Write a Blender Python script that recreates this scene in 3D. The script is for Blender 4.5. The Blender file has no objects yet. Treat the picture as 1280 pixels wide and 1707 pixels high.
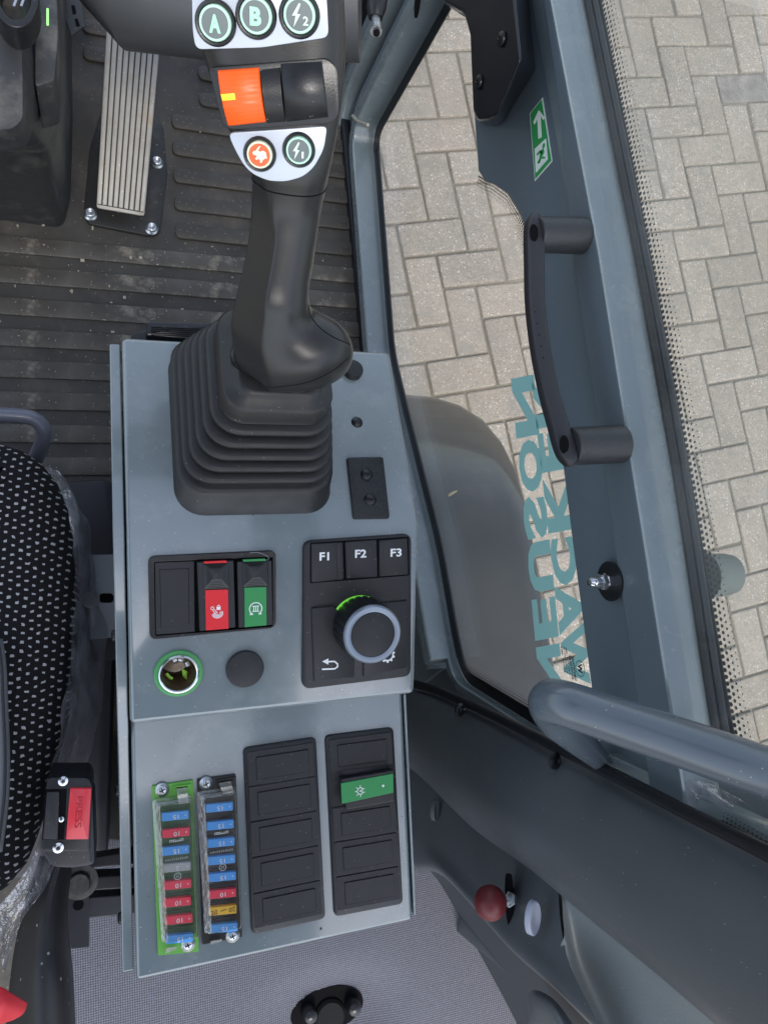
import bpy, bmesh, math, random
from mathutils import Vector, Matrix, noise
random.seed(7)
SC = bpy.context.scene
COL = SC.collection
R = math.radians
# ------------------------------------------------------------ camera
F_, CX, CY = 1233.0, 640.0, 853.5            # focal length and centre, in pixels of the 1280 x 1707 photograph
_x = Vector((3460, -73, 1233)).normalized()
_n = Vector((-.335, .155, .929)); _n = (_n - _x * _n.dot(_x)).normalized()
_z = -_n; _y = _z.cross(_x)
CM = Matrix((_x, _y, _z))                    # camera axes (right, down, forward) -> cab axes (right, front, up)
CAM = Vector((0, 0, 1.0))
cam = bpy.data.objects.new('camera', bpy.data.cameras.new('camera')); COL.objects.link(cam)
rm = Matrix((CM @ Vector((1, 0, 0)), CM @ Vector((0, -1, 0)), CM @ Vector((0, 0, -1)))).transposed()
cam.matrix_world = Matrix.Translation(CAM) @ rm.to_4x4()
cam.data.sensor_fit = 'VERTICAL'; cam.data.sensor_height = 36; cam.data.lens = 26.0
cam.data.clip_start = .01; cam.data.clip_end = 500
SC.camera = cam
# ------------------------------------------------------------ daylight
W = bpy.data.worlds.new('World'); SC.world = W; W.use_nodes = True
nt = W.node_tree; sky = nt.nodes.new('ShaderNodeTexSky'); sky.sky_type = 'NISHITA'; sky.sun_disc = False
SUN_EL, SUN_AZ = R(56), R(182)               # azimuth from the front (+Y) clockwise
sky.sun_elevation = SUN_EL; sky.sun_rotation = SUN_AZ
sky.air_density = 1.0; sky.dust_density = 1.5; sky.ozone_density = 1.0
bg = nt.nodes['Background']; bg.inputs[1].default_value = .15
hs_ = nt.nodes.new('ShaderNodeHueSaturation'); hs_.inputs['Saturation'].default_value = .62     # thin cloud over the blue
nt.links.new(sky.outputs[0], hs_.inputs['Color']); nt.links.new(hs_.outputs[0], bg.inputs[0])
sun = bpy.data.objects.new('sun', bpy.data.lights.new('sun', 'SUN')); COL.objects.link(sun)
sun.data.energy = 1.4; sun.data.angle = R(16); sun.data.color = (1, .96, .9)
sd = Vector((math.sin(SUN_AZ) * math.cos(SUN_EL), math.cos(SUN_AZ) * math.cos(SUN_EL), math.sin(SUN_EL)))
sun.rotation_euler = sd.to_track_quat('Z', 'Y').to_euler(); sun.location = (0, 0, 3)
vs = SC.view_settings; vs.view_transform = 'Standard'; vs.look = 'None'; vs.exposure = 1.2; vs.gamma = 1
SC.cycles.max_bounces = 8; SC.cycles.transparent_max_bounces = 16
# ------------------------------------------------------------ from a spot in the photograph to a place in the cab
def ray(px, py): return CM @ Vector(((px - CX) / F_, (py - CY) / F_, 1))
def D(px, py, d): return CAM + ray(px, py) * d                     # at camera depth d
def PZ(px, py, z): r = ray(px, py); return CAM + r * ((z - CAM.z) / r.z)
def PX(px, py, x): r = ray(px, py); return CAM + r * (x / r.x)
class Fr:                                                           # a working plane: origin, u, v, w = u x v
    def __init__(s, o, u, v):
        s.o = Vector(o); s.u = Vector(u).normalized(); v = Vector(v); s.v = (v - s.u * v.dot(s.u)).normalized(); s.w = s.u.cross(s.v)
    def uv(s, px, py, h=0):
        r = ray(px, py); o = s.o + s.w * h; t = (o - CAM).dot(s.w) / r.dot(s.w); q = CAM + r * t - o
        return Vector((q.dot(s.u), q.dot(s.v)))
    def p(s, u, v, w=0): return s.o + s.u * u + s.v * v + s.w * w
    def M(s): 
        m = Matrix((s.u, s.v, s.w)).transposed().to_4x4(); m.translation = s.o; return m
    def at(s, px, py, h=0, rot=0, du=None):                         # a smaller frame standing on this one
        a = s.uv(px, py, h); u = s.u * math.cos(rot) + s.v * math.sin(rot)
        return Fr(s.p(a.x, a.y, h), u, s.w.cross(u))
    def poly(s, pts, h=0): return [s.uv(x, y, h) for x, y in pts]
def crop(ox, oy, sc, pts): return [(ox + x / sc, oy + y / sc) for x, y in pts]
# ------------------------------------------------------------ mesh building
def area2(p): return sum(p[i][0] * p[(i + 1) % len(p)][1] - p[(i + 1) % len(p)][0] * p[i][1] for i in range(len(p)))
def rounded(pts, r, n=4):
    out = []; k = len(pts); pts = [Vector(p[:2]) for p in pts]
    for i in range(k):
        a, b, c = pts[i - 1], pts[i], pts[(i + 1) % k]
        d1 = a - b; d2 = c - b; rr = r[i] if isinstance(r, (list, tuple)) else r
        l = min(rr, d1.length * .45, d2.length * .45)
        if l < 1e-6: out.append(b); continue
        p1 = b + d1.normalized() * l; p2 = b + d2.normalized() * l
        for j in range(n + 1):
            t = j / n; out.append(p1 * (1 - t) ** 2 + b * 2 * t * (1 - t) + p2 * t * t)
    return out
class MB:
    def __init__(s): s.b = bmesh.new()
    def face(s, vs_):
        try: return s.b.faces.new(vs_)
        except ValueError: return None
    def prism(s, pts, h0, h1, inset=0, fr=None, hs=None):
        """outline (u,v) raised from h0 to h1; inset = chamfer of the upper rim"""
        pts = [Vector(p[:2]) for p in pts]
        if area2(pts) < 0: pts = pts[::-1]
        P = (lambda p, h: Vector((p.x, p.y, h))) if fr is None else (lambda p, h: fr.p(p.x, p.y, h))
        rings = [[s.b.verts.new(P(p, h0)) for p in pts]]
        if inset:
            rings.append([s.b.verts.new(P(p, h1 - inset)) for p in pts])
            k = len(pts); q = []
            for i in range(k):
                a, b, c = pts[i - 1], pts[i], pts[(i + 1) % k]
                e1 = (b - a); e2 = (c - b)
                n1 = Vector((-e1.y, e1.x)).normalized() if e1.length > 1e-9 else Vector((0, 0)); n2 = Vector((-e2.y, e2.x)).normalized() if e2.length > 1e-9 else n1
                m = (n1 + n2); m = m / max(m.dot(n1), .4) if m.length > 1e-6 else n1
                q.append(b + m * inset * .9)
            mid = [b.lerp(c, .3) for b, c in zip(pts, q)]
            rings.append([s.b.verts.new(P(p, h1 - inset * .3)) for p in mid])
            rings.append([s.b.verts.new(P(p, h1)) for p in q])
        else: rings.append([s.b.verts.new(P(p, h1)) for p in pts])
        for a, b in zip(rings, rings[1:]):
            for i in range(len(a)): s.face((a[i], a[(i + 1) % len(a)], b[(i + 1) % len(a)], b[i]))
        s.face(rings[-1]); s.face(rings[0][::-1]); return s
    def ringwall(s, outer, inner, h0, h1, fr=None):
        """a flat frame between two outlines with the same number of points"""
        P = (lambda p, h: Vector((p[0], p[1], h))) if fr is None else (lambda p, h: fr.p(p[0], p[1], h))
        if area2(outer) < 0: outer = outer[::-1]
        if area2(inner) < 0: inner = inner[::-1]
        n = len(outer)
        a = [s.b.verts.new(P(p, h0)) for p in outer]; b = [s.b.verts.new(P(p, h1)) for p in outer]
        c = [s.b.verts.new(P(p, h1)) for p in inner]; d = [s.b.verts.new(P(p, h0)) for p in inner]
        for i in range(n):
            j = (i + 1) % n
            for q in ((a[i], a[j], b[j], b[i]), (b[i], b[j], c[j], c[i]), (c[i], c[j], d[j], d[i]), (d[i], d[j], a[j], a[i])): s.face(q)
        return s
    def loft(s, rings, cap0=True, cap1=True, closed=True):
        rr = [[s.b.verts.new(p) for p in r] for r in rings]
        for a, b in zip(rr, rr[1:]):
            n = len(a)
            for i in range(n if closed else n - 1): s.face((a[i], a[(i + 1) % n], b[(i + 1) % n], b[i]))
        if cap0 and closed: s.face(rr[0][::-1])
        if cap1 and closed: s.face(rr[-1])
        return s
    def lathe(s, prof, n=32, fr=None, sx=1, sy=1, cap=True):
        """profile of (radius, height) round w"""
        P = (lambda x, y, h: Vector((x, y, h))) if fr is None else fr.p
        return s.loft([[P(r * math.cos(2 * math.pi * i / n) * sx, r * math.sin(2 * math.pi * i / n) * sy, h) for i in range(n)] for r, h in prof], cap, cap)
    def tube(s, pts, r, n=12, caps=True):
        pts = [Vector(p) for p in pts]; rings = []; up = None
        for i, p in enumerate(pts):
            t = (pts[min(i + 1, len(pts) - 1)] - pts[max(i - 1, 0)]).normalized()
            if up is None: up = t.orthogonal().normalized()
            up = (up - t * up.dot(t)).normalized(); v = t.cross(up)
            rr = r[i] if isinstance(r, (list, tuple)) else r
            rings.append([p + up * math.cos(2 * math.pi * k / n) * rr + v * math.sin(2 * math.pi * k / n) * rr for k in range(n)])
        return s.loft(rings, caps, caps)
    def box(s, c, e, fr=None):
        P = (lambda x, y, z: Vector((x, y, z))) if fr is None else fr.p
        v = [s.b.verts.new(P(c[0] + e[0] * a, c[1] + e[1] * b, c[2] + e[2] * d)) for a, b, d in ((-1, -1, -1), (1, -1, -1), (1, 1, -1), (-1, 1, -1), (-1, -1, 1), (1, -1, 1), (1, 1, 1), (-1, 1, 1))]
        for q in ((3, 2, 1, 0), (4, 5, 6, 7), (0, 1, 5, 4), (1, 2, 6, 5), (2, 3, 7, 6), (3, 0, 4, 7)): s.face([v[i] for i in q])
        return s
    def grid(s, rows, thick=0):
        g = [[s.b.verts.new(p) for p in r] for r in rows]
        for a, b in zip(g, g[1:]):
            for i in range(len(a) - 1): s.face((a[i], a[i + 1], b[i + 1], b[i]))
        return s
def cr(pts, n):                                                      # Catmull-Rom through the points
    pts = [Vector(p) for p in pts]; out = []; k = len(pts)
    if k == 2: return [pts[0].lerp(pts[1], i / n) for i in range(n + 1)]
    for i in range(k - 1):
        a = pts[i - 1] if i else pts[0] * 2 - pts[1]; b, c = pts[i], pts[i + 1]; d = pts[i + 2] if i + 2 < k else c * 2 - b
        for j in range(n):
            t = j / n; out.append(.5 * ((2 * b) + (c - a) * t + (2 * a - 5 * b + 4 * c - d) * t * t + (3 * b - a - 3 * c + d) * t ** 3))
    out.append(pts[-1]); return out
def patch(rows, n=6, m=6):
    """smooth surface through rows of control points"""
    rs = [cr(r, n) for r in rows]; cols = [cr([r[i] for r in rs], m) for i in range(len(rs[0]))]
    return [[c[j] for c in cols] for j in range(len(cols[0]))]
WM = {}
def bore(o, fr, r, depth):
    """a real round hole in a solid part"""
    c = bpy.data.objects.new('bore', mesh('bore', MB().lathe([(r, -depth), (r, .01)], 48, fr), DEEP)); COL.objects.link(c)
    c.matrix_world = Matrix(); md = o.modifiers.new('bore', 'BOOLEAN'); md.object = c; md.operation = 'DIFFERENCE'; md.solver = 'EXACT'
    keep = [m for m in o.modifiers if m.type == 'BEVEL']; vis_ = [(m, m.show_viewport) for m in keep]
    for m in keep: m.show_viewport = False
    bpy.context.view_layer.update(); dg = bpy.context.evaluated_depsgraph_get(); me = bpy.data.meshes.new_from_object(o.evaluated_get(dg)); o.modifiers.remove(md); o.data = me
    for m, v in vis_: m.show_viewport = v
    bpy.data.objects.remove(c); me.polygons.foreach_set('use_smooth', [True] * len(me.polygons))
def place(o, Wm, parent):
    o.parent = parent; WM[o.name] = Wm.copy()
    o.matrix_basis = (WM[parent.name].inverted() @ Wm) if parent else Wm
def tag(o, label=None, cat=None, group=None, kind=None):
    for k, v in (('label', label), ('category', cat), ('group', group), ('kind', kind)):
        if v: o[k] = v
    return o
def emp(name, loc, label=None, cat=None, group=None, kind=None):
    o = bpy.data.objects.new(name, None); o.empty_display_size = .02; COL.objects.link(o); place(o, Matrix.Translation(Vector(loc)), None)
    return tag(o, label, cat, group, kind)
def mesh(name, mb, m, smooth=True, keep=False):
    if isinstance(mb, MB):
        bmesh.ops.recalc_face_normals(mb.b, faces=mb.b.faces[:]) if not keep else None
        me = bpy.data.meshes.new(name); mb.b.to_mesh(me); mb.b.free()
    else: me = mb
    if smooth: me.polygons.foreach_set('use_smooth', [True] * len(me.polygons))
    me.materials.append(m); return me
def obj(name, mb, m, parent=None, fr=None, smooth=True, bevel=0, seg=2, label=None, sub=0, solid=0, sharp=40, keep=False):
    """fr given: the mesh is in that frame's own coordinates; otherwise in cab coordinates"""
    me = mesh(name, mb, m, smooth, keep) if isinstance(mb, MB) else mb
    o = bpy.data.objects.new(name, me); COL.objects.link(o)
    if fr is None:
        c = Vector((0, 0, 0))
        for v in me.vertices: c += v.co
        c /= max(1, len(me.vertices)); 
        me.transform(Matrix.Translation(-c)); Wm = Matrix.Translation(c)
    else: Wm = fr.M() if isinstance(fr, Fr) else fr
    place(o, Wm, parent)
    if solid: md = o.modifiers.new('solid', 'SOLIDIFY'); md.thickness = solid; md.offset = 0
    if sub: md = o.modifiers.new('sub', 'SUBSURF'); md.levels = sub; md.render_levels = sub
    if bevel: md = o.modifiers.new('bevel', 'BEVEL'); md.width = bevel; md.segments = seg; md.limit_method = 'ANGLE'; md.angle_limit = R(35); md.harden_normals = True
    elif smooth and sharp and isinstance(mb, MB):
        try: me.set_sharp_from_angle(angle=R(sharp))
        except Exception: pass
    if label: o['label'] = label
    return o
def inst(name, me, parent, Wm):
    o = bpy.data.objects.new(name, me); COL.objects.link(o); place(o, Wm.M() if isinstance(Wm, Fr) else Wm, parent); return o
def copy_tree(o, parent, Wm):
    c = o.copy(); COL.objects.link(c); place(c, Wm, parent)
    for ch in o.children: copy_tree(ch, c, Wm @ WM[o.name].inverted() @ WM[ch.name])
    return c
def text_mesh(s, bold=0, ext=.0):
    """letters as a flat mesh, fitted to the unit box"""
    cu = bpy.data.curves.new('lettering', 'FONT'); cu.body = s; cu.offset = bold; cu.extrude = ext; cu.resolution_u = 3
    o = bpy.data.objects.new('lettering', cu); COL.objects.link(o)
    dg = bpy.context.evaluated_depsgraph_get(); dg.update(); me = bpy.data.meshes.new_from_object(o.evaluated_get(dg))
    bpy.data.objects.remove(o); bpy.data.curves.remove(cu)
    xs = [v.co.x for v in me.vertices]; ys = [v.co.y for v in me.vertices]
    x0, x1, y0, y1 = min(xs), max(xs), min(ys), max(ys)
    me.polygons.foreach_set('use_smooth', [False] * len(me.polygons))
    for v in me.vertices: v.co.x = (v.co.x - x0) / (x1 - x0); v.co.y = (v.co.y - y0) / (y1 - y0)
    return me
def letters(name, s, m, parent, fr, box, h, bold=.02, flip=False, fx=None, thick=.00025):
    """s fitted to box (u0,v0,u1,v1) on frame fr at height h; fx(u,v) warps"""
    me = text_mesh(s, bold); u0, v0, u1, v1 = box
    for v in me.vertices:
        a, b = v.co.x, v.co.y
        if flip: a, b = 1 - a, 1 - b
        u = u0 + (u1 - u0) * a; w = v0 + (v1 - v0) * b
        if fx: u, w = fx(a, b)
        v.co = Vector((u, w, h))
    me.materials.append(m)
    o = bpy.data.objects.new(name, me); COL.objects.link(o); place(o, fr.M(), parent)
    if thick: md = o.modifiers.new('solid', 'SOLIDIFY'); md.thickness = thick; md.offset = 0
    return o
def stroke(mb, pts, wd, h, fr=None, closed=False, thick=.0002):
    """a flat line of width wd through (u,v) points"""
    pts = [Vector(p[:2]) for p in pts]; k = len(pts); L = []; Rr = []
    for i, p in enumerate(pts):
        a = pts[i - 1] if (i or closed) else p; b = pts[(i + 1) % k] if (i < k - 1 or closed) else p
        t = (b - a).normalized(); nn = Vector((-t.y, t.x)) * wd / 2; L.append(p + nn); Rr.append(p - nn)
    P = (lambda p: Vector((p.x, p.y, h))) if fr is None else (lambda p: fr.p(p.x, p.y, h))
    l = [mb.b.verts.new(P(p)) for p in L]; r = [mb.b.verts.new(P(p)) for p in Rr]
    for i in range(k if closed else k - 1): mb.face((r[i], r[(i + 1) % k], l[(i + 1) % k], l[i]))
    return mb
def flat(mb, pts, h, fr=None):
    pts = [Vector(p[:2]) for p in pts]
    if area2(pts) < 0: pts = pts[::-1]
    P = (lambda p: Vector((p.x, p.y, h))) if fr is None else (lambda p: fr.p(p.x, p.y, h))
    mb.face([mb.b.verts.new(P(p)) for p in pts]); return mb
def circ(c, r, n=24, a0=0, a1=360, ry=None): 
    m = n if a1 - a0 >= 360 else n + 1
    return [Vector((c[0] + r * math.cos(R(a0 + (a1 - a0) * i / n)), c[1] + (ry or r) * math.sin(R(a0 + (a1 - a0) * i / n)))) for i in range(m)]
# ------------------------------------------------------------ materials
def mat(name, col, rough=.5, metal=0, spec=.5, bump=0, bscale=200, dust=0, dscale=900, dcol=(.55, .5, .43), var=0, vscale=6, coat=0, rvar=0, trans=0, blotch=0, blcol=None, blscale=12, alpha=None, rnd=0, emit=0):
    m = bpy.data.materials.new(name); m.use_nodes = True; nt = m.node_tree; N = nt.nodes; L = nt.links; b = N['Principled BSDF']
    b.inputs['Roughness'].default_value = rough; b.inputs['Metallic'].default_value = metal; b.inputs['Specular IOR Level'].default_value = spec
    b.inputs['Coat Weight'].default_value = coat; b.inputs['Coat IOR'].default_value = 1.6; b.inputs['Coat Roughness'].default_value = .08
    if trans: b.inputs['Transmission Weight'].default_value = trans
    if alpha is not None: b.inputs['Alpha'].default_value = alpha
    tc = N.new('ShaderNodeTexCoord'); co = tc.outputs['Object']
    rgb = N.new('ShaderNodeRGB'); rgb.outputs[0].default_value = (*col, 1); cur = rgb.outputs[0]
    def mixc(f, a, c, mode='MIX'):
        mx = N.new('ShaderNodeMix'); mx.data_type = 'RGBA'; mx.blend_type = mode
        if isinstance(f, float): mx.inputs[0].default_value = f
        else: L.new(f, mx.inputs[0])
        for s, i in ((a, 6), (c, 7)):
            if isinstance(s, tuple): mx.inputs[i].default_value = (*s, 1)
            else: L.new(s, mx.inputs[i])
        return mx.outputs[2]
    def nz(scale, det=4, rg=.6):
        n = N.new('ShaderNodeTexNoise'); n.inputs['Scale'].default_value = scale; n.inputs['Detail'].default_value = det; n.inputs['Roughness'].default_value = rg; L.new(co, n.inputs['Vector']); return n.outputs['Fac']
    def ramp(f, a, b2, x0=0., x1=1.):
        r = N.new('ShaderNodeMapRange'); r.inputs[1].default_value = a; r.inputs[2].default_value = b2; r.inputs[3].default_value = x0; r.inputs[4].default_value = x1; L.new(f, r.inputs[0]); return r.outputs[0]
    if rnd:
        oi = N.new('ShaderNodeObjectInfo'); cur = mixc(1.0, cur, (1, 1, 1), 'MULTIPLY')
        hs = N.new('ShaderNodeHueSaturation'); L.new(ramp(oi.outputs['Random'], 0, 1, 1 - rnd, 1 + rnd), hs.inputs['Value']); L.new(cur, hs.inputs['Color']); cur = hs.outputs[0]
    if var:
        f = ramp(nz(vscale), .3, .7, 1 - var, 1 + var); hs = N.new('ShaderNodeHueSaturation'); L.new(f, hs.inputs['Value']); L.new(cur, hs.inputs['Color']); cur = hs.outputs[0]
    if blotch:
        f = ramp(nz(blscale, 6, .7), .52, .72, 0, blotch); cur = mixc(f, cur, blcol or dcol)
    if dust:
        v = N.new('ShaderNodeTexVoronoi'); v.inputs['Scale'].default_value = dscale; L.new(co, v.inputs['Vector'])
        sep = N.new('ShaderNodeSeparateColor'); L.new(v.outputs['Color'], sep.inputs[0])
        a = N.new('ShaderNodeMath'); a.operation = 'GREATER_THAN'; a.inputs[1].default_value = 1 - dust; L.new(sep.outputs[0], a.inputs[0])
        c = ramp(v.outputs['Distance'], .18, .3, 1, 0); mu = N.new('ShaderNodeMath'); mu.operation = 'MULTIPLY'; L.new(a.outputs[0], mu.inputs[0]); L.new(c, mu.inputs[1])
        cur = mixc(mu.outputs[0], cur, dcol)
    L.new(cur, b.inputs['Base Color'])
    if emit: L.new(cur, b.inputs['Emission Color']); b.inputs['Emission Strength'].default_value = emit
    if rvar: L.new(ramp(nz(vscale * 2.5, 6), .3, .7, max(.02, rough - rvar), rough + rvar), b.inputs['Roughness'])
    if bump:
        bp = N.new('ShaderNodeBump'); bp.inputs['Strength'].default_value = bump; bp.inputs['Distance'].default_value = .0004
        L.new(nz(bscale, 3), bp.inputs['Height']); L.new(bp.outputs[0], b.inputs['Normal'])
    return m
def glassmat(name, tint=(.96, .97, .96), refl=.08, rough=.0, haze=0, hcol=(.6, .65, .68), bump=0, bscale=40):
    """thin pane: mostly see-through, with a reflection"""
    m = bpy.data.materials.new(name); m.use_nodes = True; nt = m.node_tree; N = nt.nodes; L = nt.links
    for n in list(N): N.remove(n)
    o = N.new('ShaderNodeOutputMaterial'); t = N.new('ShaderNodeBsdfTransparent'); t.inputs[0].default_value = (*tint, 1)
    g = N.new('ShaderNodeBsdfGlossy'); g.inputs['Roughness'].default_value = rough
    fr = N.new('ShaderNodeLayerWeight'); fr.inputs[0].default_value = .5; pw = N.new('ShaderNodeMath'); pw.operation = 'POWER'; pw.inputs[1].default_value = 5; L.new(fr.outputs['Facing'], pw.inputs[0])
    mp = N.new('ShaderNodeMapRange'); mp.inputs[1].default_value = 0; mp.inputs[2].default_value = 1; mp.inputs[3].default_value = refl * .3; mp.inputs[4].default_value = .9
    L.new(pw.outputs[0], mp.inputs[0]); mx = N.new('ShaderNodeMixShader'); L.new(mp.outputs[0], mx.inputs[0]); L.new(t.outputs[0], mx.inputs[1]); L.new(g.outputs[0], mx.inputs[2]); out = mx.outputs[0]
    if haze:
        d = N.new('ShaderNodeBsdfDiffuse'); d.inputs[0].default_value = (*hcol, 1); m2 = N.new('ShaderNodeMixShader')
        tc = N.new('ShaderNodeTexCoord'); nz = N.new('ShaderNodeTexNoise'); nz.inputs['Scale'].default_value = bscale; nz.inputs['Detail'].default_value = 5; L.new(tc.outputs['Object'], nz.inputs['Vector'])
        mr = N.new('ShaderNodeMapRange'); mr.inputs[1].default_value = .3; mr.inputs[2].default_value = .75; mr.inputs[3].default_value = 0; mr.inputs[4].default_value = haze; L.new(nz.outputs['Fac'], mr.inputs[0])
        L.new(mr.outputs[0], m2.inputs[0]); L.new(out, m2.inputs[1]); L.new(d.outputs[0], m2.inputs[2]); out = m2.outputs[0]
    if bump:
        tc = N.new('ShaderNodeTexCoord'); nz = N.new('ShaderNodeTexNoise'); nz.inputs['Scale'].default_value = bscale; nz.inputs['Detail'].default_value = 4; L.new(tc.outputs['Object'], nz.inputs['Vector'])
        bp = N.new('ShaderNodeBump'); bp.inputs['Strength'].default_value = bump; bp.inputs['Distance'].default_value = .004; L.new(nz.outputs['Fac'], bp.inputs['Height']); L.new(bp.outputs[0], g.inputs['Normal'])
    L.new(out, o.inputs[0]); return m
PAINT = mat('blue_grey_paint', (.172, .212, .225), .22, spec=.7, coat=.9, var=.06, rvar=.10, vscale=9, blotch=.38, blcol=(.30, .33, .33), blscale=34, dust=.02, dscale=600, dcol=(.4, .43, .43), bump=.05, bscale=260)
PAINTD = mat('dark_shaded_paint', (.115, .148, .172), .33, coat=.3, spec=.5, var=.04, rvar=.05, dust=.015, dscale=500, dcol=(.25, .28, .31), bump=.08, bscale=300)  # darker blue-grey; on frame and rail sides the shade is in this colour
TUBEP = mat('grey_violet_paint', (.14, .15, .19), .33, coat=.2, var=.04, bump=.05, bscale=300)
BLACK = mat('black_plastic', (.009, .010, .012), .34, bump=.25, bscale=1500, dust=.012, dscale=900, dcol=(.25, .25, .25), rvar=.07, vscale=30)
BLACKM = mat('black_matt_plastic', (.018, .019, .021), .45, spec=.4, bump=.35, bscale=1800, dust=.02, dscale=900, dcol=(.22, .22, .22), rvar=.06, vscale=30)
RUBBER = mat('black_rubber', (.018, .0185, .019), .44, spec=.45, bump=.15, bscale=500, var=.12, vscale=30, rvar=.08, dust=.012, dscale=800, dcol=(.22, .22, .22))
SEAL = mat('seal_rubber', (.008, .009, .012), .4, rvar=.08, vscale=40)
GRIPM = mat('grip_plastic', (.019, .0195, .020), .34, spec=.45, bump=.12, bscale=1400, rvar=.05, vscale=25)
DEEP = mat('deep_black', (.004, .004, .005), .8, spec=.1)
# ============================================================ the console: three sloping faces
def face_frame(y0, z0, y1, z1):                                     # from its rear (lower in the picture) edge to its front edge
    return Fr((0, y0, z0), (1, 0, 0), (0, y1 - y0, z1 - z0))
yT, zT, yM, zM, yS, zS = .2113, .463, .067, .495, -.0595, .461
yL, zL, yB, zB = -.0615, .4437, -.2316, .431
FT = face_frame(yM, zM, yT, zT); FM = face_frame(yS, zS, yM, zM); FL = face_frame(yB, zB, yL, zL)
X0, X1 = .0035, .2085
con = emp('control_console', (.1, 0, .05), 'glossy blue-grey metal console in the middle that carries the joystick, switches and fuses', 'console')
def yz_prism(prof, x0, x1): 
    mb = MB(); fr = Fr((x0, 0, 0), (0, 1, 0), (0, 0, 1)); mb.prism(prof, 0, x1 - x0, fr=fr); return mb
up = yz_prism([(yT, zT), (yM, zM), (yS, zS), (yS, zS - .02), (yS + .02, zS - .05), (yS + .03, .08), (yT - .01, .08), (yT, zT - .02)], X0, X1)
UH = obj('upper_housing', up, PAINT, con, bevel=.0035, seg=3)
xl = FL.uv(688, 1532).x
lo = yz_prism([(yS + .012, zL), (yL, zL), (yB, zB), (yB + .004, .10), (yS + .012, .10)], X0 + .0005, xl)
obj('lower_housing', lo, PAINT, con, bevel=.003, seg=3)
# folded lip along the right of the lower face
mb = MB(); mb.prism([(yL, zL - .001), (yL + .001, zL - .03), (yB + .006, zB - .03), (yB + .003, zB - .001)], 0, .002, fr=Fr((xl + .0015, 0, 0), (0, 1, 0), (0, 0, 1))); obj('side_lip', mb, PAINT, con, bevel=.0006)
# hinged side door seen edge-on at the left
prof = [(yT - .003, zT - .006), (yM, zM - .004), (yS - .002, zS - .012), (yS - .014, zL - .004), (yB + .004, zB - .008), (yB + .006, .12), (yT - .003, .12)]
sd_ = obj('side_door', yz_prism(prof, -.0048, .0024), PAINT, con, bevel=.0012, seg=3)
mb = MB()
for (yy, zz) in ((.155, .44), (.0, .45), (-.11, .41), (-.2, .40)): obj('screw_head', MB().lathe([(.004, 0), (.004, .003), (.0025, .004)], 12, Fr((-.0035, yy, zz), (0, 1, 0), (0, 0, -1))), BLACK, sd_)
mb = MB().prism(rounded([(.02, .2), (.10, .2), (.10, .36), (.02, .36)], .01), 0, .0012, fr=Fr((xl + .001, 0, 0), (0, 1, 0), (0, 0, 1))); obj('side_cover', mb, PAINTD, con)
# small weld marks / chips at the fold
for nm, (px, py) in (('', (222, 1213)), ('', (300, 1210))):
    pass
def hexa(r, n=6, rot=0): return [Vector((r * math.cos(R(60 * i + rot)), r * math.sin(R(60 * i + rot)))) for i in range(6)]
ZINC = mat('zinc_steel', (.55, .58, .6), .3, metal=.9, rvar=.1, vscale=300, bump=.2, bscale=900)
CHROME = mat('chrome', (.7, .72, .74), .14, metal=1)
# ---- caps and screwed plate on the front face
f = FT.at(587, 620, 0); p = obj('round_plug', MB().lathe([(.0078, 0), (.0078, .0045), (.0072, .0058), (.006, .0062)], 32), BLACKM, con, fr=f)
f = FT.at(595, 704, 0); obj('dome_plug', MB().lathe([(.0046, 0), (.0043, .0009), (.003, .002), (.0012, .0025)], 24), BLACK, con, fr=f)
PLATEM = mat('grained_plate', (.012, .013, .015), .38, bump=2.2, bscale=620)
pl = emp('cover_plate', FT.p(*FT.uv(613, 815), 0), 'small black grained plate fixed with two hex socket screws right of the joystick boot', 'plate')
obj('plate', MB().prism(rounded(FT.poly([(577, 765), (637, 764), (648, 865), (588, 866)]), .0016), 0, .0028, .0006, fr=None), PLATEM, pl, fr=FT, sharp=60)
sm = None
for q in ((611, 791), (617, 833)):
    ff = FT.at(*q, .0028)
    if sm is None:
        mb = MB().lathe([(.0046, 0), (.0046, .0006), (.0038, .0016), (.0022, .0021)], 24, cap=False); a = [mb.b.verts.new((.0022 * math.cos(R(15 * i)), .0022 * math.sin(R(15 * i)), .0021)) for i in range(24)]
        h = [mb.b.verts.new((.0014 * math.cos(R(15 * i)), .0014 * math.sin(R(15 * i)), .0021)) for i in range(24)]; g = [mb.b.verts.new((.0013 * math.cos(R(15 * i)), .0013 * math.sin(R(15 * i)), .0008)) for i in range(24)]
        for i in range(24): j = (i + 1) % 24; mb.face((a[i], a[j], h[j], h[i])); mb.face((h[i], h[j], g[j], g[i]))
        mb.face(g); sm = mesh('socket_screw', mb, BLACK)
    inst('socket_screw', sm, pl, ff)
# ============================================================ switch bank on the middle face
MARK = mat('white_print', (.8, .82, .82), .5)
def q4(bm_fr, a, b, c, d, h=0): return bm_fr.poly([a, b, c, d], h)
sb = emp('switch_bank', FM.p(*FM.uv(353, 990), 0), 'black rocker switch bank with a red switch, a green switch and one blank', 'switch panel')
S5 = 5.333
def c5(*p): return crop(230, 900, S5, p)
outer = rounded(FM.poly(c5((90, 140), (1220, 88), (1220, 775), (105, 880))), .005, 5); inner = rounded(FM.poly(c5((145, 190), (1190, 150), (1190, 760), (155, 845))), .0012, 5)
obj('bezel', MB().ringwall(outer, inner, -.001, .0028), BLACK, sb, fr=FM, bevel=.0012, seg=3)
obj('backing', MB().prism(inner, -.001, .0003), DEEP, sb, fr=FM)
bl = obj('blank_cover', MB().prism(FM.poly(c5((150, 196), (500, 184), (505, 812), (158, 838))), 0, .0021), BLACKM, sb, fr=FM, bevel=.0004)
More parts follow.
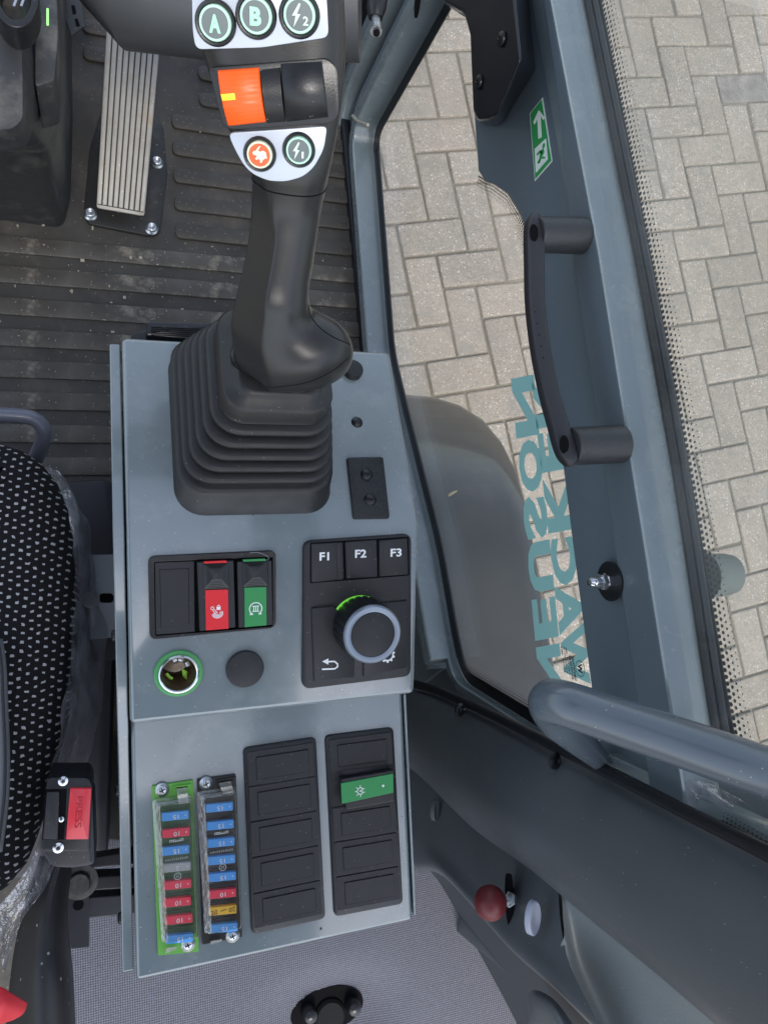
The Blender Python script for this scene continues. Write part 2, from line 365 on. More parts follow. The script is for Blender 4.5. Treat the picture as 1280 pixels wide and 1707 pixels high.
ou = FM.poly(c5((195, 260), (448, 250), (452, 745), (207, 772))); 
obj('panel_insert', MB().prism(ou, .002, .0025), BLACKM, bl, fr=FM, bevel=.0003)
obj('groove', stroke(MB(), ou, .0005, .0022, closed=True), DEEP, bl, fr=FM, smooth=False)
RED = mat('red_plastic', (.72, .02, .03), .38, spec=.4, rnd=0); GREEN = mat('green_plastic', (.03, .26, .075), .4, spec=.4)
def rocker(P, lensmat, name, label):
    """P: corners etc. in crop pixels, raised body with a pressed upper half"""
    o = obj(name, MB().prism(FM.poly(c5(*P['body']), .004), .0005, .0062), BLACKM, sb, fr=FM, bevel=.0006, label=label)
    obj('lens', MB().prism(FM.poly(c5(*P['lens']), .007), .0055, .0069), lensmat, o, fr=FM, bevel=.0003)
    obj('lens_tip', MB().prism(FM.poly(c5(*P['tip']), .006), .005, .0066), lensmat, o, fr=FM, bevel=.0002)
    # thumb pad: a pyramid with a scooped centre
    a, b, c, d = [Vector((*FM.uv(x, y, .006), .0064)) for x, y in c5(*P['pad'])]
    e, f_, g, h = [Vector((*FM.uv(x, y, .010), hh)) for (x, y), hh in zip(c5(*P['top']), (.0086, .0086, .0102, .0102))]
    mb = MB(); v = [mb.b.verts.new(q) for q in (a, b, c, d, e, f_, g, h)]
    for q in ((0, 1, 5, 4), (1, 2, 6, 5), (2, 3, 7, 6), (3, 0, 4, 7), (4, 5, 6, 7), (3, 2, 1, 0)): mb.face([v[i] for i in q])
    pad = obj('thumb_pad', mb, GRIPM, o, fr=FM, bevel=.0007)
    mb = MB()
    for k in range(5):                                              # fine ribs on the two sloping ends
        t = .15 + k * .16
        for (p1, p2, q1, q2) in ((a, b, e, f_), (d, c, h, g)):
            l, r = p1.lerp(q1, t), p2.lerp(q2, t); l, r = l.lerp(r, .12), r.lerp(l, .12); nn = Vector((0, 0, .00025)); w = (q1 - p1).normalized() * .00022
            vv = [mb.b.verts.new(x) for x in (l - w, r - w, r + nn, l + nn)]; mb.face(vv); v2 = [mb.b.verts.new(x) for x in (l + nn, r + nn, r + w, l + w)]; mb.face(v2)
    obj('ribs', mb, GRIPM, pad, fr=FM, smooth=False, keep=True)
    return o
r1 = rocker(dict(body=((525, 195), (848, 180), (865, 770), (548, 805)), lens=((600, 447), (803, 440), (808, 790), (606, 806)), tip=((580, 192), (785, 182), (795, 203), (595, 210)), pad=((572, 210), (812, 200), (822, 432), (580, 445)), top=((650, 262), (745, 260), (740, 345), (655, 350))), RED, 'rocker_switch', 'red rocker switch with a joystick and padlock symbol')
r2 = rocker(dict(body=((878, 190), (1185, 178), (1195, 748), (893, 775)), lens=((948, 425), (1143, 418), (1146, 760), (950, 778)), tip=((928, 175), (1130, 165), (1140, 186), (940, 194)), pad=((920, 195), (1160, 186), (1165, 412), (926, 425)), top=((1000, 245), (1095, 242), (1088, 330), (1012, 335))), GREEN, 'rocker_switch', 'green rocker switch with a ring symbol of three bars')
def at5(x, y, h): a = FM.uv(230 + x / S5, 900 + y / S5, h); return a
k = .5 / 1233 / S5                                                  # one crop pixel in metres here
mb = MB(); H5 = .00705
stroke(mb, circ(at5(663, 608, H5), 13 * k, 14), 6 * k, H5, closed=True)
for s in (-8, 8): stroke(mb, [at5(672 + s * .8, 622 - s * .6, H5), at5(704 + s * .8, 655 - s * .6, H5)], 6 * k, H5)
for rr, a0, a1 in ((14, 120, 330), (25, 150, 400), (36, 170, 395), (47, 190, 390)): stroke(mb, circ(at5(708, 655, H5), rr * k, 16, a0, a1, rr * k * .85), 6 * k, H5)
flat(mb, [at5(700, 595, H5), at5(736, 593, H5), at5(736, 622, H5), at5(700, 624, H5)], H5); stroke(mb, circ(at5(718, 592, H5), 11 * k, 10, 0, 180), 6 * k, H5)
obj('joystick_lock_symbol', mb, MARK, r1, fr=FM, smooth=False, keep=True)
mb = MB(); c = at5(1048, 612, H5)
stroke(mb, circ(c, 56 * k, 26, -50, 230), 9 * k, H5)
for sx in (-1, 1): flat(mb, [c + Vector((sx * 28, -38)) * k, c + Vector((sx * 50, -38)) * k, c + Vector((sx * 54, -55)) * k, c + Vector((sx * 24, -55)) * k], H5)
for sx in (-18, 0, 18): stroke(mb, [c + Vector((sx, -24)) * k, c + Vector((sx, 24)) * k], 8 * k, H5)
for sy in (-24, 24): stroke(mb, [c + Vector((-32, sy)) * k, c + Vector((32, sy)) * k], 7 * k, H5 + .00003)
obj('ring_symbol', mb, MARK, r2, fr=FM, smooth=False, keep=True)
# thin wire curl lying on the bezel
tag(obj('plastic_thread', MB().tube(cr([FM.p(*FM.uv(*q, .004), .0035) for q in c5((995, 118), (1060, 112), (1120, 130), (1165, 158), (1150, 178), (1125, 180))], 6), .00022, 6), mat('clear_thread', (.35, .37, .37), .3)), 'thin pale thread curled over the corner of the red and green switch bank', 'thread')
# ============================================================ keypad with dial
def c2(*p): return crop(180, 860, 2.3704, p)
kp = emp('dial_keypad', FM.p(*FM.uv(595, 1025), 0), 'black keypad with F1, F2 and F3 keys round a large rotary dial', 'keypad')
base = rounded(FM.poly(c2((768, 97), (1192, 68), (1190, 628), (765, 680))), .0065, 5)
obj('base', MB().prism(base, -.001, .0042, .0014), BLACKM, kp, fr=FM)
def key(name, pts, lab=None): return obj(name, MB().prism(rounded(FM.poly(c2(*pts), .005), .0012, 3), .003, .0060, .0007), BLACKM, kp, fr=FM, label=lab)
f1 = key('key', ((803, 110), (926, 104), (931, 250), (803, 262)), 'key marked F1'); f2 = key('key', ((936, 103), (1060, 94), (1064, 240), (941, 248)), 'key marked F2'); f3 = key('key', ((1069, 97), (1181, 88), (1185, 230), (1070, 239)), 'key marked F3')
for pts in (((903, 112), (915, 111), (922, 250), (908, 251)), ((945, 110), (955, 110), (960, 245), (948, 246)), ((1072, 106), (1084, 104), (1092, 236), (1078, 237))): obj('key_ridge', MB().prism(FM.poly(c2(*pts), .006), .0058, .0064), BLACKM, kp, fr=FM, bevel=.0002)
obj('key_gap', MB().prism(rounded(FM.poly(c2((798, 106), (1187, 82), (1190, 235), (798, 266)), .004), .001), .0035, .0044), DEEP, kp, fr=FM)
kb = key('key', ((803, 364), (890, 356), (972, 440), (972, 640), (813, 654)), 'key marked with a return arrow'); kg = key('key', ((1060, 345), (1183, 333), (1180, 602), (1008, 636), (1008, 560)), 'key marked with a gear')
k2 = .5 / 1233 / 2.3704
def at2(x, y, h=.0061): return FM.uv(180 + x / 2.3704, 860 + y / 2.3704, h)
def bx(x0, y0, x1, y1, h=.0061): a, b = at2(x0, y1, h), at2(x1, y0, h); return (a.x, a.y, b.x, b.y)
letters('lettering', 'F1', MARK, f1, FM, bx(836, 143, 874, 177), .0062, .025); letters('lettering', 'F2', MARK, f2, FM, bx(976, 132, 1021, 166), .0062, .025); letters('lettering', 'F3', MARK, f3, FM, bx(1116, 128, 1160, 162), .0062, .025)
mb = MB(); H = .0062
pts = [at2(*q) for q in ((868, 576), (895, 575), (907, 585), (907, 596), (896, 604), (846, 606))]; stroke(mb, pts, 7 * k2, H); flat(mb, [at2(846, 575), at2(871, 563), at2(871, 588)], H); obj('return_arrow', mb, MARK, kb, fr=FM, smooth=False, keep=True)
mb = MB(); c = at2(1105, 550); g = []
for i in range(20):
    a0 = 2 * math.pi * i / 20; rr = (34 if i % 2 else 27) * k2
    for da in (-.1, .1): g.append(c + Vector((math.cos(a0 + da), math.sin(a0 + da))) * rr)
gi = [c + (p - c).normalized() * 21 * k2 for p in g]; mb.ringwall(g, gi, H - .0001, H + .0001); obj('gear_symbol', mb, MARK, kg, fr=FM, smooth=False)
# the dial leans with the face; ring lit green at its foot
cb = FM.uv(601, 1041, .004); dl = Fr(FM.p(cb.x, cb.y, .004), FM.u, FM.v)
tp = FM.uv(619, 1054, .021); 
LIT = mat('green_glow_ring', (.2, .75, .05), .4, emit=.15)
obj('light_ring', MB().lathe([(.02165, .0), (.02165, .0010), (.0205, .0014)], 48), LIT, kp, fr=Fr(dl.p(-.0013, .0001, 0), dl.u, dl.v))
rings = []
n = 96
for r_, h_, kn in ((.0215, .001, 1), (.0215, .014, 1), (.0212, .0245, 1), (.0206, .0260, 0), (.0206, .0265, 0)):
    rings.append([Vector(((r_ - (.0007 if kn and i % 4 == 0 else 0)) * math.cos(2 * math.pi * i / n), (r_ - (.0007 if kn and i % 4 == 0 else 0)) * math.sin(2 * math.pi * i / n), h_)) for i in range(n)])
kn = obj('dial', MB().loft(rings), BLACK, kp, fr=dl, sharp=25)
SILV = mat('silver_blue_ring', (.24, .28, .34), .38, metal=.5, bump=.05)
obj('dial_ring', MB().lathe([(.0208, .0258), (.0206, .0277), (.0195, .0288), (.0172, .0288), (.0160, .0283), (.0158, .0260)], 56, cap=False), SILV, kn, fr=dl)
obj('dial_cap', MB().lathe([(.0159, .0260), (.0157, .0281), (.0149, .0285), (.001, .0279)], 48), BLACKM, kn, fr=dl)
# ============================================================ power socket and round plug below the switches
so = emp('power_socket', FM.p(*FM.uv(298, 1122), 0), 'round twelve volt power socket with green collar, left of the round black cap', 'socket')
fs = FM.at(298, 1122, 0); sc_ = .5 / 1233
GRN = mat('green_collar', (.06, .30, .09), .35)
def annulus(prof, n=48): return MB().lathe(prof, n, cap=False)
obj('collar', annulus([(40 * sc_, 0), (39.6 * sc_, .0013), (38 * sc_, .0018), (33 * sc_, .0018), (32 * sc_, .0012)]), GRN, so, fr=fs)
obj('rim', annulus([(33.5 * sc_, .0015), (32.5 * sc_, .0030), (30.5 * sc_, .0034), (28.6 * sc_, .0028), (28 * sc_, 0), (28 * sc_, -.004)]), CHROME, so, fr=fs)
BRASS = mat('dull_brass', (.035, .028, .02), .5, metal=.2, rvar=.15, vscale=80)
mb = MB().lathe([(28 * sc_, .001), (27.5 * sc_, .0009), (27 * sc_, .0006)], 40, cap=False)
bore(UH, fs, 29 * sc_, .045)
BRASS = mat('dull_brass', (.30, .24, .17), .32, metal=.85, rvar=.12, vscale=120)
obj('barrel', MB().lathe([(27.9 * sc_, .001), (27.5 * sc_, -.004), (26.5 * sc_, -.006), (26.5 * sc_, -.014), (25 * sc_, -.016), (25 * sc_, -.034), (7 * sc_, -.036), (7 * sc_, -.030), (1e-4, -.030)], 48, cap=False), BRASS, so, fr=fs)
for (a0, a1, rr) in ((60, 88, 17), (92, 118, 17), (10, 40, 18)): 
    obj('contact_spring', stroke(MB(), circ((0, 0), rr * sc_, 6, a0, a1), 9 * sc_, -.010), ZINC, so, fr=fs, solid=.004)
LG = mat('bright_green_plastic', (.38, .80, .08), .35)
obj('green_tab', stroke(MB(), circ((0, 0), 19 * sc_, 6, 200, 245), 5 * sc_, -.010), LG, so, fr=fs, solid=.0003)
obj('green_tab', flat(MB(), [Vector(p) * sc_ for p in ((6, 2), (16, -5), (15, -20), (8, -12))], -.008), LG, so, fr=fs, solid=.0003)
fs = FM.at(408, 1114, 0)
tag(obj('round_cap', MB().lathe([(32 * sc_, 0), (32.5 * sc_, .0022), (31.5 * sc_, .0032), (29.5 * sc_, .0036), (1e-4, .0037)], 56), BLACKM, None, fr=fs), 'round black blanking cap right of the power socket', 'cap')
# ============================================================ blank panels on the lower face
def c6(*p): return crop(200, 1180, 2.56, p)
def bilerp(Q, a, b): t = Q[0].lerp(Q[1], a); d = Q[3].lerp(Q[2], a); return t.lerp(d, b)
def blank_column(Q, lab, skip=(), grp=None):
    Qv = [Vector(v) for v in FL.poly(c6(*Q), .0)]
    rt = emp('switch_strip', FL.p(*bilerp(Qv, .5, .5), 0), lab, 'switch panel')
    outer = rounded(Qv, .0042, 4)
    obj('bezel', MB().prism(outer, -.001, .0026, .0012), BLACK, rt, fr=FL)
    for i in range(5):
        b0, b1 = .025 + i * .19, .025 + (i + 1) * .19 - .008
        q = [bilerp(Qv, a, b) for a, b in ((.045, b0), (.955, b0), (.955, b1), (.045, b1))]
        if i in skip: continue
        cvr = obj('blank_cover', MB().prism(q, .0024, .0034), BLACKM, rt, fr=FL, bevel=.00035)
        b2, b3 = b0 + .035, b1 - .028
        ou = [bilerp(Qv, a, b) for a, b in ((.16, b2), (.87, b2), (.87, b3), (.16, b3))]
        obj('panel_insert', MB().prism(ou, .0032, .0041), BLACKM, cvr, fr=FL, bevel=.0003)
        obj('groove', stroke(MB(), ou, .0008, .00347, closed=True), DEEP, cvr, fr=FL, smooth=False, keep=True)
    return rt, Qv
blank_column(((524, 168), (834, 122), (874, 895), (560, 964)), 'black strip of five blank switch covers, beside the fuse boxes')
rt, Qv = blank_column(((872, 116), (1163, 80), (1204, 832), (912, 888)), 'black strip of switches at the right edge, with one raised green rocker', skip=(1,))
sw = obj('rocker_switch', MB().prism(FL.poly(c6((940, 300), (1166, 262), (1168, 395), (962, 432)), .008), .003, .0105), BLACK, rt, fr=FL, bevel=.001, label='green and black rocker switch with a lamp symbol')
obj('lens', MB().prism(FL.poly(c6((944, 322), (1166, 280), (1168, 362), (948, 410)), .0115), .0095, .0116), GREEN, sw, fr=FL, bevel=.0004)
mb = MB(); H = .01175; k6 = .5 / 1233 / 2.56
def at6(x, y, h): return FL.uv(200 + x / 2.56, 1180 + y / 2.56, h)
c = at6(1026, 355, H); stroke(mb, circ(c, 15 * k6, 16, 60, 300), 3.5 * k6, H); stroke(mb, [c + Vector((9, 14)) * k6, c + Vector((9, -14)) * k6], 3.5 * k6, H); flat(mb, circ(c, 4 * k6, 10), H)
for a in (90, 135, 180, 225, 270): d = Vector((math.cos(R(a)), math.sin(R(a)))); stroke(mb, [c + d * 18 * k6, c + d * 27 * k6], 3 * k6, H)
stroke(mb, [c + Vector((11, 8)) * k6, c + Vector((22, 8)) * k6], 3 * k6, H); stroke(mb, [c + Vector((11, -8)) * k6, c + Vector((22, -8)) * k6], 3 * k6, H); flat(mb, circ(at6(1123, 333, H), 6 * k6, 14), H)
obj('lamp_symbol', mb, MARK, sw, fr=FL, smooth=False, keep=True)
mb = MB()
obj('screw_dot', MB().lathe([(.0009, 0), (.0009, .0002)], 10), BLACK, con, fr=FL.at(535, 1548, 0))
# ============================================================ fuse boxes
def c3(*p): return crop(230, 1280, 5.335, p)
BRGREEN = mat('bright_green_base', (.13, .42, .06), .4); FGD = mat('dark_green_insert', (.03, .10, .03), .5, var=.3, vscale=300)
BLUE = mat('blue_fuse', (.09, .40, .92), .35, spec=.4, coat=.2); REDF = mat('red_fuse', (.92, .045, .10), .35, coat=.2); YEL = mat('yellow_fuse', (.92, .55, .03), .35, coat=.2); GREY = mat('grey_fuse', (.42, .45, .45), .4, coat=.2)
CLEAR = glassmat('clear_cover', (.985, .98, .97), .35, .03, haze=.04, hcol=(.7, .7, .68))
CLEARE = glassmat('clear_cover_edge', (.90, .87, .80), .9, .06, haze=.16, hcol=(.7, .66, .6), bump=.4, bscale=250)
DARKPR = mat('dark_print', (.12, .06, .02), .5)
scr = None
def phillips(parent, fr):
    global scr
    if scr is None:
        mb = MB().lathe([(.0048, 0), (.0048, .0006), (.0034, .0007), (.0033, .0014), (.0024, .0020), (.0001, .0022)], 28); scr = mesh('screw', mb, ZINC); 
        mb = MB()
        for a in (20, 110): stroke(mb, [Vector((math.cos(R(a)), math.sin(R(a)))) * .002, -Vector((math.cos(R(a)), math.sin(R(a)))) * .002], .0007, .00225)
        phillips.cross = mesh('cross_slot', mb, DEEP, False, True)
    s = inst('screw', scr, parent, fr); inst('cross_slot', phillips.cross, s, fr)
def fuse_box(lab, plate, cover, basem, insm, fuses, screws, tabs):
    rt = emp('fuse_box', FL.p(*FL.uv(*c3(cover[0])[0]), 0), lab, 'fuse box')
    obj('base_plate', MB().prism(rounded(FL.poly(c3(*plate)), .001), 0, .0026), basem, rt, fr=FL, bevel=.0004)
    Q = [Vector(v) for v in FL.poly(c3(*cover), .010)]
    q = [bilerp(Q, a, b) for a, b in ((.08, .03), (.94, .03), (.94, .98), (.08, .98))]
    obj('fuse_holder', MB().prism(q, .002, .0055), insm, rt, fr=FL, bevel=.0003)
    mb = MB()                                                       # cell walls between the fuses
    for i in range(len(fuses) * 2 + 1):
        b = .03 + .94 * i / (len(fuses) * 2); mb.prism([bilerp(Q, a, b + db) for a, db in ((.15, 0), (.88, 0), (.88, .006), (.15, .006))], .005, .0066)
    obj('cell_walls', mb, insm, rt, fr=FL)
    for (cx, cy, m, tx) in fuses:
        hw, hh = 121, 38; sk = -.10
        P = [(cx - hw, cy - hh - hw * sk), (cx + hw, cy - hh + hw * sk), (cx + hw, cy + hh + hw * sk), (cx - hw, cy + hh - hw * sk)]
        P = FL.poly(c3(*P), .0085); fo = obj('fuse', MB().prism(rounded(P, .0006, 2), .004, .0088), m, rt, fr=FL, bevel=.0005, label={BLUE: 'blue fuse', REDF: 'red fuse', YEL: 'yellow fuse', GREY: 'grey fuse'}[m])
        a = FL.uv(*c3((cx + 5, cy + 8))[0], .0088); pm = DARKPR if m is YEL else MARK; w_, h_ = .0019, .00145
        if tx == '20': 
            a1 = FL.uv(*c3((cx - 78, cy + 20))[0], .0088); a2 = FL.uv(*c3((cx + 82, cy - 8))[0], .0088)
            letters('rating', '20', pm, fo, FL, (a1.x - .0022, a1.y - .0015, a1.x + .0022, a1.y + .0015), .0089, 0); letters('rating', '20', pm, fo, FL, (a2.x - .0022, a2.y - .0015, a2.x + .0022, a2.y + .0015), .0089, 0, flip=True)
            obj('slot', flat(MB(), [Vector((a.x + x, a.y + .0006 + y)) for x, y in ((-.002, -.0005), (.002, 0), (.002, .0006), (-.002, .0001))], .0089), DARKPR, fo, fr=FL, smooth=False)
        else:
            if tx == '2': w_ = .001
            letters('rating', tx, pm, fo, FL, (a.x - w_, a.y - h_, a.x + w_, a.y + h_), .0089, .01, flip=True)
            obj('contact_mark', MB().prism(circ(FL.uv(*c3((cx + 92, cy - 8))[0], .0088), .0005, 8), .0086, .0089), pm, fo, fr=FL)
    cv = emp('cover', FL.p(*Q[0], .01))
    cv.parent = rt; cv.matrix_basis = WM[rt.name].inverted() @ WM[cv.name]
    o2 = rounded(Q, .0022, 4); cen = sum(Q, Vector((0, 0))) / 4
    i2 = rounded([bilerp(Q, a, b) for a, b in ((.17, .035), (.93, .035), (.93, .975), (.17, .975))], .001, 4)
    m2 = rounded([bilerp(Q, a, b) for a, b in ((.07, .012), (.985, .012), (.985, .992), (.07, .992))], .0018, 4)
    if area2(o2) < 0: o2, i2, m2 = o2[::-1], i2[::-1], m2[::-1]
    rr = [[Vector((p.x, p.y, h)) for p in r] for r, h in ((o2, .0022), (o2, .006), (m2, .0074), (m2, .0095), (i2, .0122))]
    obj('cover_rim', MB().loft(rr, False, False), CLEARE, cv, fr=FL, sharp=30)
    obj('cover_top', MB().prism(i2, .01215, .0125), CLEAR, cv, fr=FL, sharp=30)
    for tb in tabs:
        P = FL.poly(c3(*tb[0]), .009); mb = MB(); q = [Vector(v) for v in P]; hs = (.0060, .0105, .0095, .0120) if tb[1] else (.0118, .0095, .0060, .0040)
        rows = [[Vector((*q[0].lerp(q[3], t), hh)), Vector((*q[1].lerp(q[2], t), hh))] for t, hh in zip((0, .33, .66, 1), hs)]
        mb.grid(rows); obj('clip', mb, CLEARE, cv, fr=FL, solid=.0009, bevel=.0002)
    for s in screws: phillips(rt, FL.at(*c3(s)[0], .0026))
    return rt
g1 = fuse_box('clear-covered fuse box on a bright green base, nearest the seat', ((125, 155), (490, 100), (540, 1620), (180, 1655)), ((130, 300), (492, 255), (545, 1520), (215, 1580)), BRGREEN, FGD,
    [(333, 428, BLUE, '15'), (340, 578, REDF, '10'), (337, 735, BLUE, '15'), (350, 885, GREY, '2'), (355, 1040, REDF, '10'), (352, 1195, REDF, '10'), (366, 1350, REDF, '10'), (370, 1520, BLUE, '15')],
    [(217, 195), (447, 1570)], [(((345, 200), (440, 185), (450, 300), (360, 310)), 1), (((245, 1590), (345, 1575), (350, 1640), (250, 1680)), 0)])
mb = MB(); P = FL.poly(c3((315, 150), (470, 130), (472, 180), (318, 200))); mb.ringwall(P, FL.poly(c3((332, 162), (440, 148), (441, 160), (333, 174))), .002, .0042); obj('clip_slot', mb, BRGREEN, g1, fr=FL)
obj('slot_hole', flat(MB(), FL.poly(c3((332, 162), (440, 148), (441, 160), (333, 174))), .0028), DEEP, g1, fr=FL)
g2 = fuse_box('clear-covered fuse box on a black base, between the green one and the blank switches', ((525, 95), (868, 50), (925, 1490), (572, 1560)), ((528, 230), (875, 180), (930, 1440), (600, 1500)), BLACK, mat('black_insert', (.015, .014, .016), .5, dust=.3, dscale=1600, dcol=(.3, .28, .3)),
    [(725, 352, BLUE, '15'), (733, 510, BLUE, '15'), (740, 665, BLUE, '15'), (745, 820, BLUE, '15'), (752, 970, BLUE, '15'), (752, 1120, REDF, '10'), (757, 1268, YEL, '20'), (765, 1425, BLUE, '15')],
    [(608, 138), (843, 1490)], [(((725, 150), (830, 132), (850, 205), (750, 222)), 1), (((645, 1530), (745, 1512), (752, 1570), (655, 1595)), 0)])
mb = MB(); mb.ringwall(FL.poly(c3((700, 95), (858, 70), (860, 112), (702, 140))), FL.poly(c3((712, 102), (845, 84), (846, 98), (713, 118))), .002, .004); obj('clip_slot', mb, BLACK, g2, fr=FL)
EMB = mat('embossed_print', (.6, .62, .6), .4)
for rt_, cx_, ys_ in ((g1, 345, (655, 820, 965)), (g2, 745, (588, 750, 885))):
    mb = MB(); H = .01255
    for j in range(7):                                              # illegible moulded script and figures
        a = FL.uv(*c3((cx_ - 52 + j * 17, ys_[0] - j * 3))[0], H); stroke(mb, circ(a, .0007, 7, 40 * j, 40 * j + 250), .0003, H)
    for j in range(11):
        a = FL.uv(*c3((cx_ - 95 + j * 19, ys_[1] + 8 - j * 3))[0], H); stroke(mb, [a + Vector((0, -.0007)), a + Vector((.0001, .0007)), a + Vector((.0007 * (j % 2), .0006))], .00022, H)
    a = FL.uv(*c3((cx_ + 10, ys_[2]))[0], H); stroke(mb, circ(a, .0022, 18), .00025, H, closed=True); stroke(mb, [a + Vector((-.0008, -.001)), a + Vector((-.0006, .001)), a + Vector((.0006, -.001)), a + Vector((.0008, .001))], .00022, H)
    obj('moulded_marks', mb, EMB, rt_, fr=FL, smooth=False, keep=True)
# ============================================================ joystick: boot and grip
js = emp('joystick', FT.p(*FT.uv(430, 730), 0), 'black control lever with ribbed rubber boot, lettered buttons and an orange thumb switch', 'joystick')
def rr_ring(cx, cy, hx, hy, r, h, n=7, skew=0):
    pts = []
    for sx, sy, a in ((1, 1, 0), (-1, 1, 90), (-1, -1, 180), (1, -1, 270)):
        rr = r
        for i in range(n + 1):
            t = R(a + 90 * i / n); pts.append(Vector((cx + sx * (hx - rr) + rr * math.cos(t), cy + sy * (hy - rr) + rr * math.sin(t), h)))
    return pts
a = FT.uv(294, 856); b = FT.uv(554, 856); c = FT.uv(420, 588)
bx0, bx1, by0, by1 = a.x, b.x, (a.y + b.y) / 2, c.y
BC = ((bx0 + bx1) / 2, (by0 + by1) / 2, (bx1 - bx0) / 2, (by1 - by0) / 2)
HT = .080
ta = FT.uv(373, 684, HT); tb = FT.uv(560, 684, HT); tc_ = FT.uv(420, 512, HT)
TCc = ((ta.x + tb.x) / 2, (ta.y + tc_.y) / 2, (tb.x - ta.x) / 2, (tc_.y - ta.y) / 2)
def lv(t): return [BC[i] * (1 - t) + TCc[i] * t for i in range(4)]
rings = []
def add(t, ins, h, r=.018):
    x, y, hx, hy = lv(t); df = .0085 * min(1, h / .015) * (1 - t) ** 1.2; y += df / 2; hy -= df / 2; rings.append(rr_ring(x, y, hx - ins, hy - ins, r, h))
add(0, -.0008, 0, .02); add(0, 0, .002, .02); add(0, 0, .0150, .02); add(0, .0012, .0166, .02); add(.09, .0010, .0172, .02)
NR = 5; h = .0172
for i in range(NR):
    t = .12 + .76 * (i / NR); t2 = .12 + .76 * ((i + 1) / NR); dh = .0094
    add(t, .0085, h + .0003, .021); add(t, .0090, h + dh * .22, .021); add(t + .01, .0045, h + dh * .38, .020); add(t + .02, .0006, h + dh * .58, .019); add(t + .025, .0, h + dh * .72, .019); add(t + .035, .0004, h + dh * .90, .019); add(t + .05, .0018, h + dh * 1.0, .019)
    h += dh; add(t2 - .01, .0040, h + .0002, .020)
add(.95, .0005, h + .001, .016); add(1, 0, h + .0035, .016); add(1, 0, HT - .002, .016); add(1, .0016, HT, .016); add(1, .007, HT + .0004, .012); add(1, .0085, HT + .004, .01); add(1, .011, HT + .0055, .01)
boot = obj('rubber_boot', MB().loft(rings), RUBBER, js, fr=FT, sharp=75)
# grip: sections (pixel row, left, right, camera depth, half thickness, squareness)
SEC = [(-85, 330, 548, .306, .013, 2.6), (-70, 318, 560, .308, .018, 3), (-40, 312, 566, .313, .0215, 3.4), (0, 312, 572, .320, .0225, 3.6), (50, 317, 575, .327, .0225, 3.6), (100, 333, 576, .334, .0225, 3.6),
       (150, 350, 574, .341, .0225, 3.6), (200, 366, 568, .348, .0225, 3.4), (245, 388, 560, .3545, .022, 3.2), (280, 402, 554, .360, .021, 3.0), (305, 412, 549, .365, .020, 2.8), (325, 416, 545, .370, .0185, 2.5), (360, 414, 537, .378, .018, 2.3),
       (400, 411, 530, .386, .018, 2.3), (440, 406, 524, .394, .0185, 2.2), (475, 400, 518, .401, .019, 2.2), (500, 395, 516, .406, .0192, 2.2), (524, 390, 517, .414, .0192, 2.2), (545, 385, 524, .421, .0195, 2.2), (560, 382, 542, .4275, .0208, 2.2), (572, 381, 563, .4335, .0222, 2.2), (582, 381, 580, .4385, .0232, 2.2), (588, 382, 587, .4425, .0232, 2.2), (592, 383, 589, .4455, .0228, 2.2), (594, 386, 586, .4475, .0215, 2.2), (594, 400, 572, .449, .017, 2.2)]
cen = [D((l + r) / 2, y, d) for y, l, r, d, b, e in SEC]
def grip_ring(i, n=96):
    y, l, r, d, b, e = SEC[i]
    i0, i1 = max(i - 1, 0), min(i + 1, len(SEC) - 1)
    if 0 < i < len(SEC) - 2: i0, i1 = max(i - 2, 0), min(i + 2, len(SEC) - 1)
    t = (cen[i1] - cen[i0]).normalized(); a = D(r, y - (r - l) * .03, d) - D(l, y + (r - l) * .03, d); a = (a - t * a.dot(t)); A = a.length / 2; a.normalize()
    nn = a.cross(t); nn = nn if nn.dot(CAM - cen[i]) > 0 else -nn
    off = -nn * b                                                    # the photographed face is the near side of the section
    k = max(0, min(1, (i - 12) / 8)); off *= (1 - k)
    out = []
    kc = 1.5 if y < 290 else (1.12 - .36 * min(1, (y - 290) / 110) + .10 * max(0, (y - 520) / 70))   # a flat facet runs down the thumb side
    fx_, fy_ = math.cos(R(142)), math.sin(R(142))
    for j in range(n):
        th = 2 * math.pi * j / n; cc, ss = math.cos(th), math.sin(th)
        ex = math.copysign(abs(cc) ** (2 / e), cc); ey = math.copysign(abs(ss) ** (2 / e), ss); dd = ex * fx_ + ey * fy_
        if dd > kc: ex -= fx_ * (dd - kc); ey -= fy_ * (dd - kc)
        out.append(cen[i] + off + a * (A * ex) + nn * (b * ey)); continue
        out.append(cen[i] + off + a * (A * math.copysign(abs(cc) ** (2 / e), cc)) + nn * (b * math.copysign(abs(ss) ** (2 / e), ss)))
    return out
RG = [grip_ring(i) for i in range(len(SEC))]
dense = []
for i in range(len(RG) - 1):
    cols = [cr([RG[max(i - 1, 0)][j], RG[i][j], RG[i + 1][j], RG[min(i + 2, len(RG) - 1)][j]], 3)[3:6] for j in range(len(RG[0]))]
    for q in range(3): dense.append([c_[q] for c_ in cols])
dense.append(RG[-1])
# base below the grip skirt
grip = obj('grip', MB().loft(dense), GRIPM, js, sharp=60)
mb = MB(); o_ = D(482, 603, .45); ax = (FT.p(TCc[0], TCc[1] - .004, HT) - o_).normalized()
obj('lever_shaft', MB().tube([o_ - ax * .01, o_ + ax * .05], .019, 24), BLACK, js)
